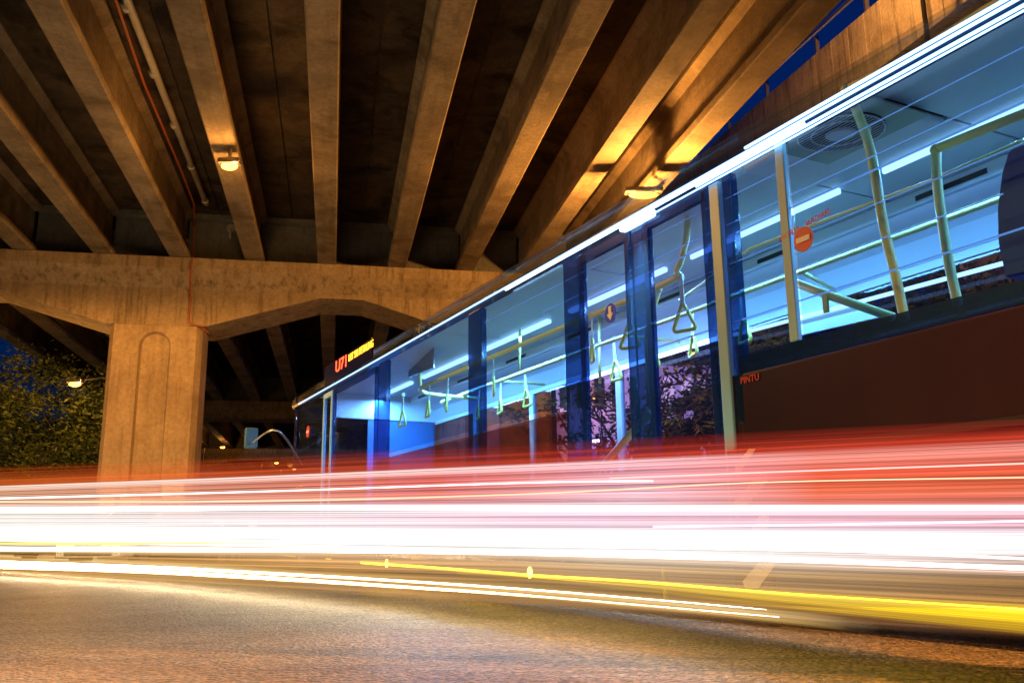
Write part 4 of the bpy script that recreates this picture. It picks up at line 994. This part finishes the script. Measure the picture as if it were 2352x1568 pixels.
# white car nosing in at the left
car = thing('parked_car', 'white car with black grille half hidden by the light trails at the left', 'car', (*at(205, 21), 0), math.radians(-14))
M_CARW = mat('white car paint', (.78, .77, .74), .25, 0, .6); M_CG = mat('dark car glass', (.02, .02, .025), .08)
prof = [(0, .28), (-.05, .5), (0, .72), (.12, .85), (1.1, 1.0), (1.75, 1.42), (3.1, 1.46), (3.8, 1.08), (4.25, 1.0), (4.3, .3)]
bm = new(); rings = []
for yy, k in ((-.86, .94), (-.84, 1), (0, 1.01), (.84, 1), (.86, .94)):
    rings.append([(2.15 + (x - 2.15) * (k if x > 0.2 and x < 4 else 1), yy * (1.0 if z < 1.05 else .84), z if z < 1.2 else 1.0 + (z - 1.0) * k) for x, z in prof])
loft(bm, rings); bmesh.ops.rotate(bm, cent=(0, 0, 0), matrix=Matrix.Rotation(PI / 2, 3, 'Z'), verts=bm.verts); obj('body', bm, M_CARW, car, True)
bm = new(); box(bm, -.35, .35, -.06, .0, .52, .68, .02); obj('grille', bm, M_BLACKP, car)
bm = new(); box(bm, -.62, .62, -.065, .0, .30, .44, .02); obj('air_intake', bm, M_BLACKP, car)
for s_ in (-1, 1):
    bm = new(); bmesh.ops.create_uvsphere(bm, u_segments=12, v_segments=8, radius=1); bmesh.ops.scale(bm, vec=(.17, .08, .09), verts=bm.verts); bmesh.ops.translate(bm, vec=(s_ * .62, .03, .68), verts=bm.verts)
    obj('headlight', bm, glow('car headlight', (1, .9, .75), 8) if s_ < 0 else MATS['car headlight'], car, True)
bm = new(); A = [bm.verts.new(p) for p in ((-.66, 1.1, 1.03), (.66, 1.1, 1.03), (.56, 1.66, 1.385), (-.56, 1.66, 1.385))]; bm.faces.new(A); r_ = bmesh.ops.extrude_face_region(bm, geom=bm.faces[:]); bmesh.ops.translate(bm, vec=(0, -.02, .03), verts=[v for v in r_['geom'] if isinstance(v, bmesh.types.BMVert)]); obj('windscreen', bm, M_CG, car)
for sx in (-.8, .8):
    for yy in (.75, 3.4):
        bm = new(); disc(bm, (sx - .1, yy, .3), (1, 0, 0), .3, .2, 24); wl = obj('wheel', bm, M_TYRE, car); bm = new(); disc(bm, (sx - .11 if sx < 0 else sx + .102, yy, .3), (1, 0, 0), .18, .008, 20); obj('rim', bm, M_RIM, wl)
# posters pasted on the piers
M_PAPER = mat('poster paper', (.72, .68, .58), .8, noise=(8, .15)); M_INK = mat('poster ink', (.05, .05, .06), .8); M_PRED = mat('red poster', (.45, .02, .03), .6)
def poster(u0, u1, z0, z1, label, m=None, lines=(), cv=0, ink=None, yb=None):
    yb = cv + .02 - .012 if yb is None else yb; t = thing('poster', label, 'poster', O, BA, 'posters pasted on the piers')
    bm = new(); box(bm, u0, u1, yb, yb + .01, z0, z1); obj('paper', bm, m or M_PAPER, t)
    for i, (s_, sz) in enumerate(lines):
        z = z1 - (z1 - z0) * (i + .5) / len(lines); text_mesh('lettering', s_, sz, ink or M_INK, frame_mw(((u0 + u1) / 2, yb - .003, z), (1, 0, 0), (0, 0, 1)), t)
poster(1.93, 2.55, 1.9, 2.45, 'pale torn poster on the front of the left pier, upper right')
poster(.75, 1.35, 1.35, 1.95, 'pale poster low in the middle of the left pier')
poster(.2, .6, 1.45, 2.0, 'narrow pale poster at the left of the left pier')
poster(12.3, 13.0, 1.5, 2.3, 'white loan poster with a phone number on the central pier', lines=(('TUKARAN CEK', .1), ('016-551 2963', .13), ('PINJAMAN BERLESEN', .07)))
poster(11.55, 12.25, 2.45, 2.9, 'red banner with a white mountain mark on the central pier', M_PRED)
poster(13.35, 13.95, 1.7, 2.25, 'small cream poster at the right of the central pier', lines=(('3x Bulanan', .1),))
bm = new(); tube(bm, [(12.0, .0, 2.62), (12.08, .0, 2.74), (12.12, 0, 2.69), (12.17, 0, 2.8), (12.22, 0, 2.66)], .012, 5)
pst = [o for o in D.objects if o.get('label', '').startswith('red banner')][0]; obj('mountain_mark', bm, M_WHITEP, pst)
bpy.context.view_layer.update()
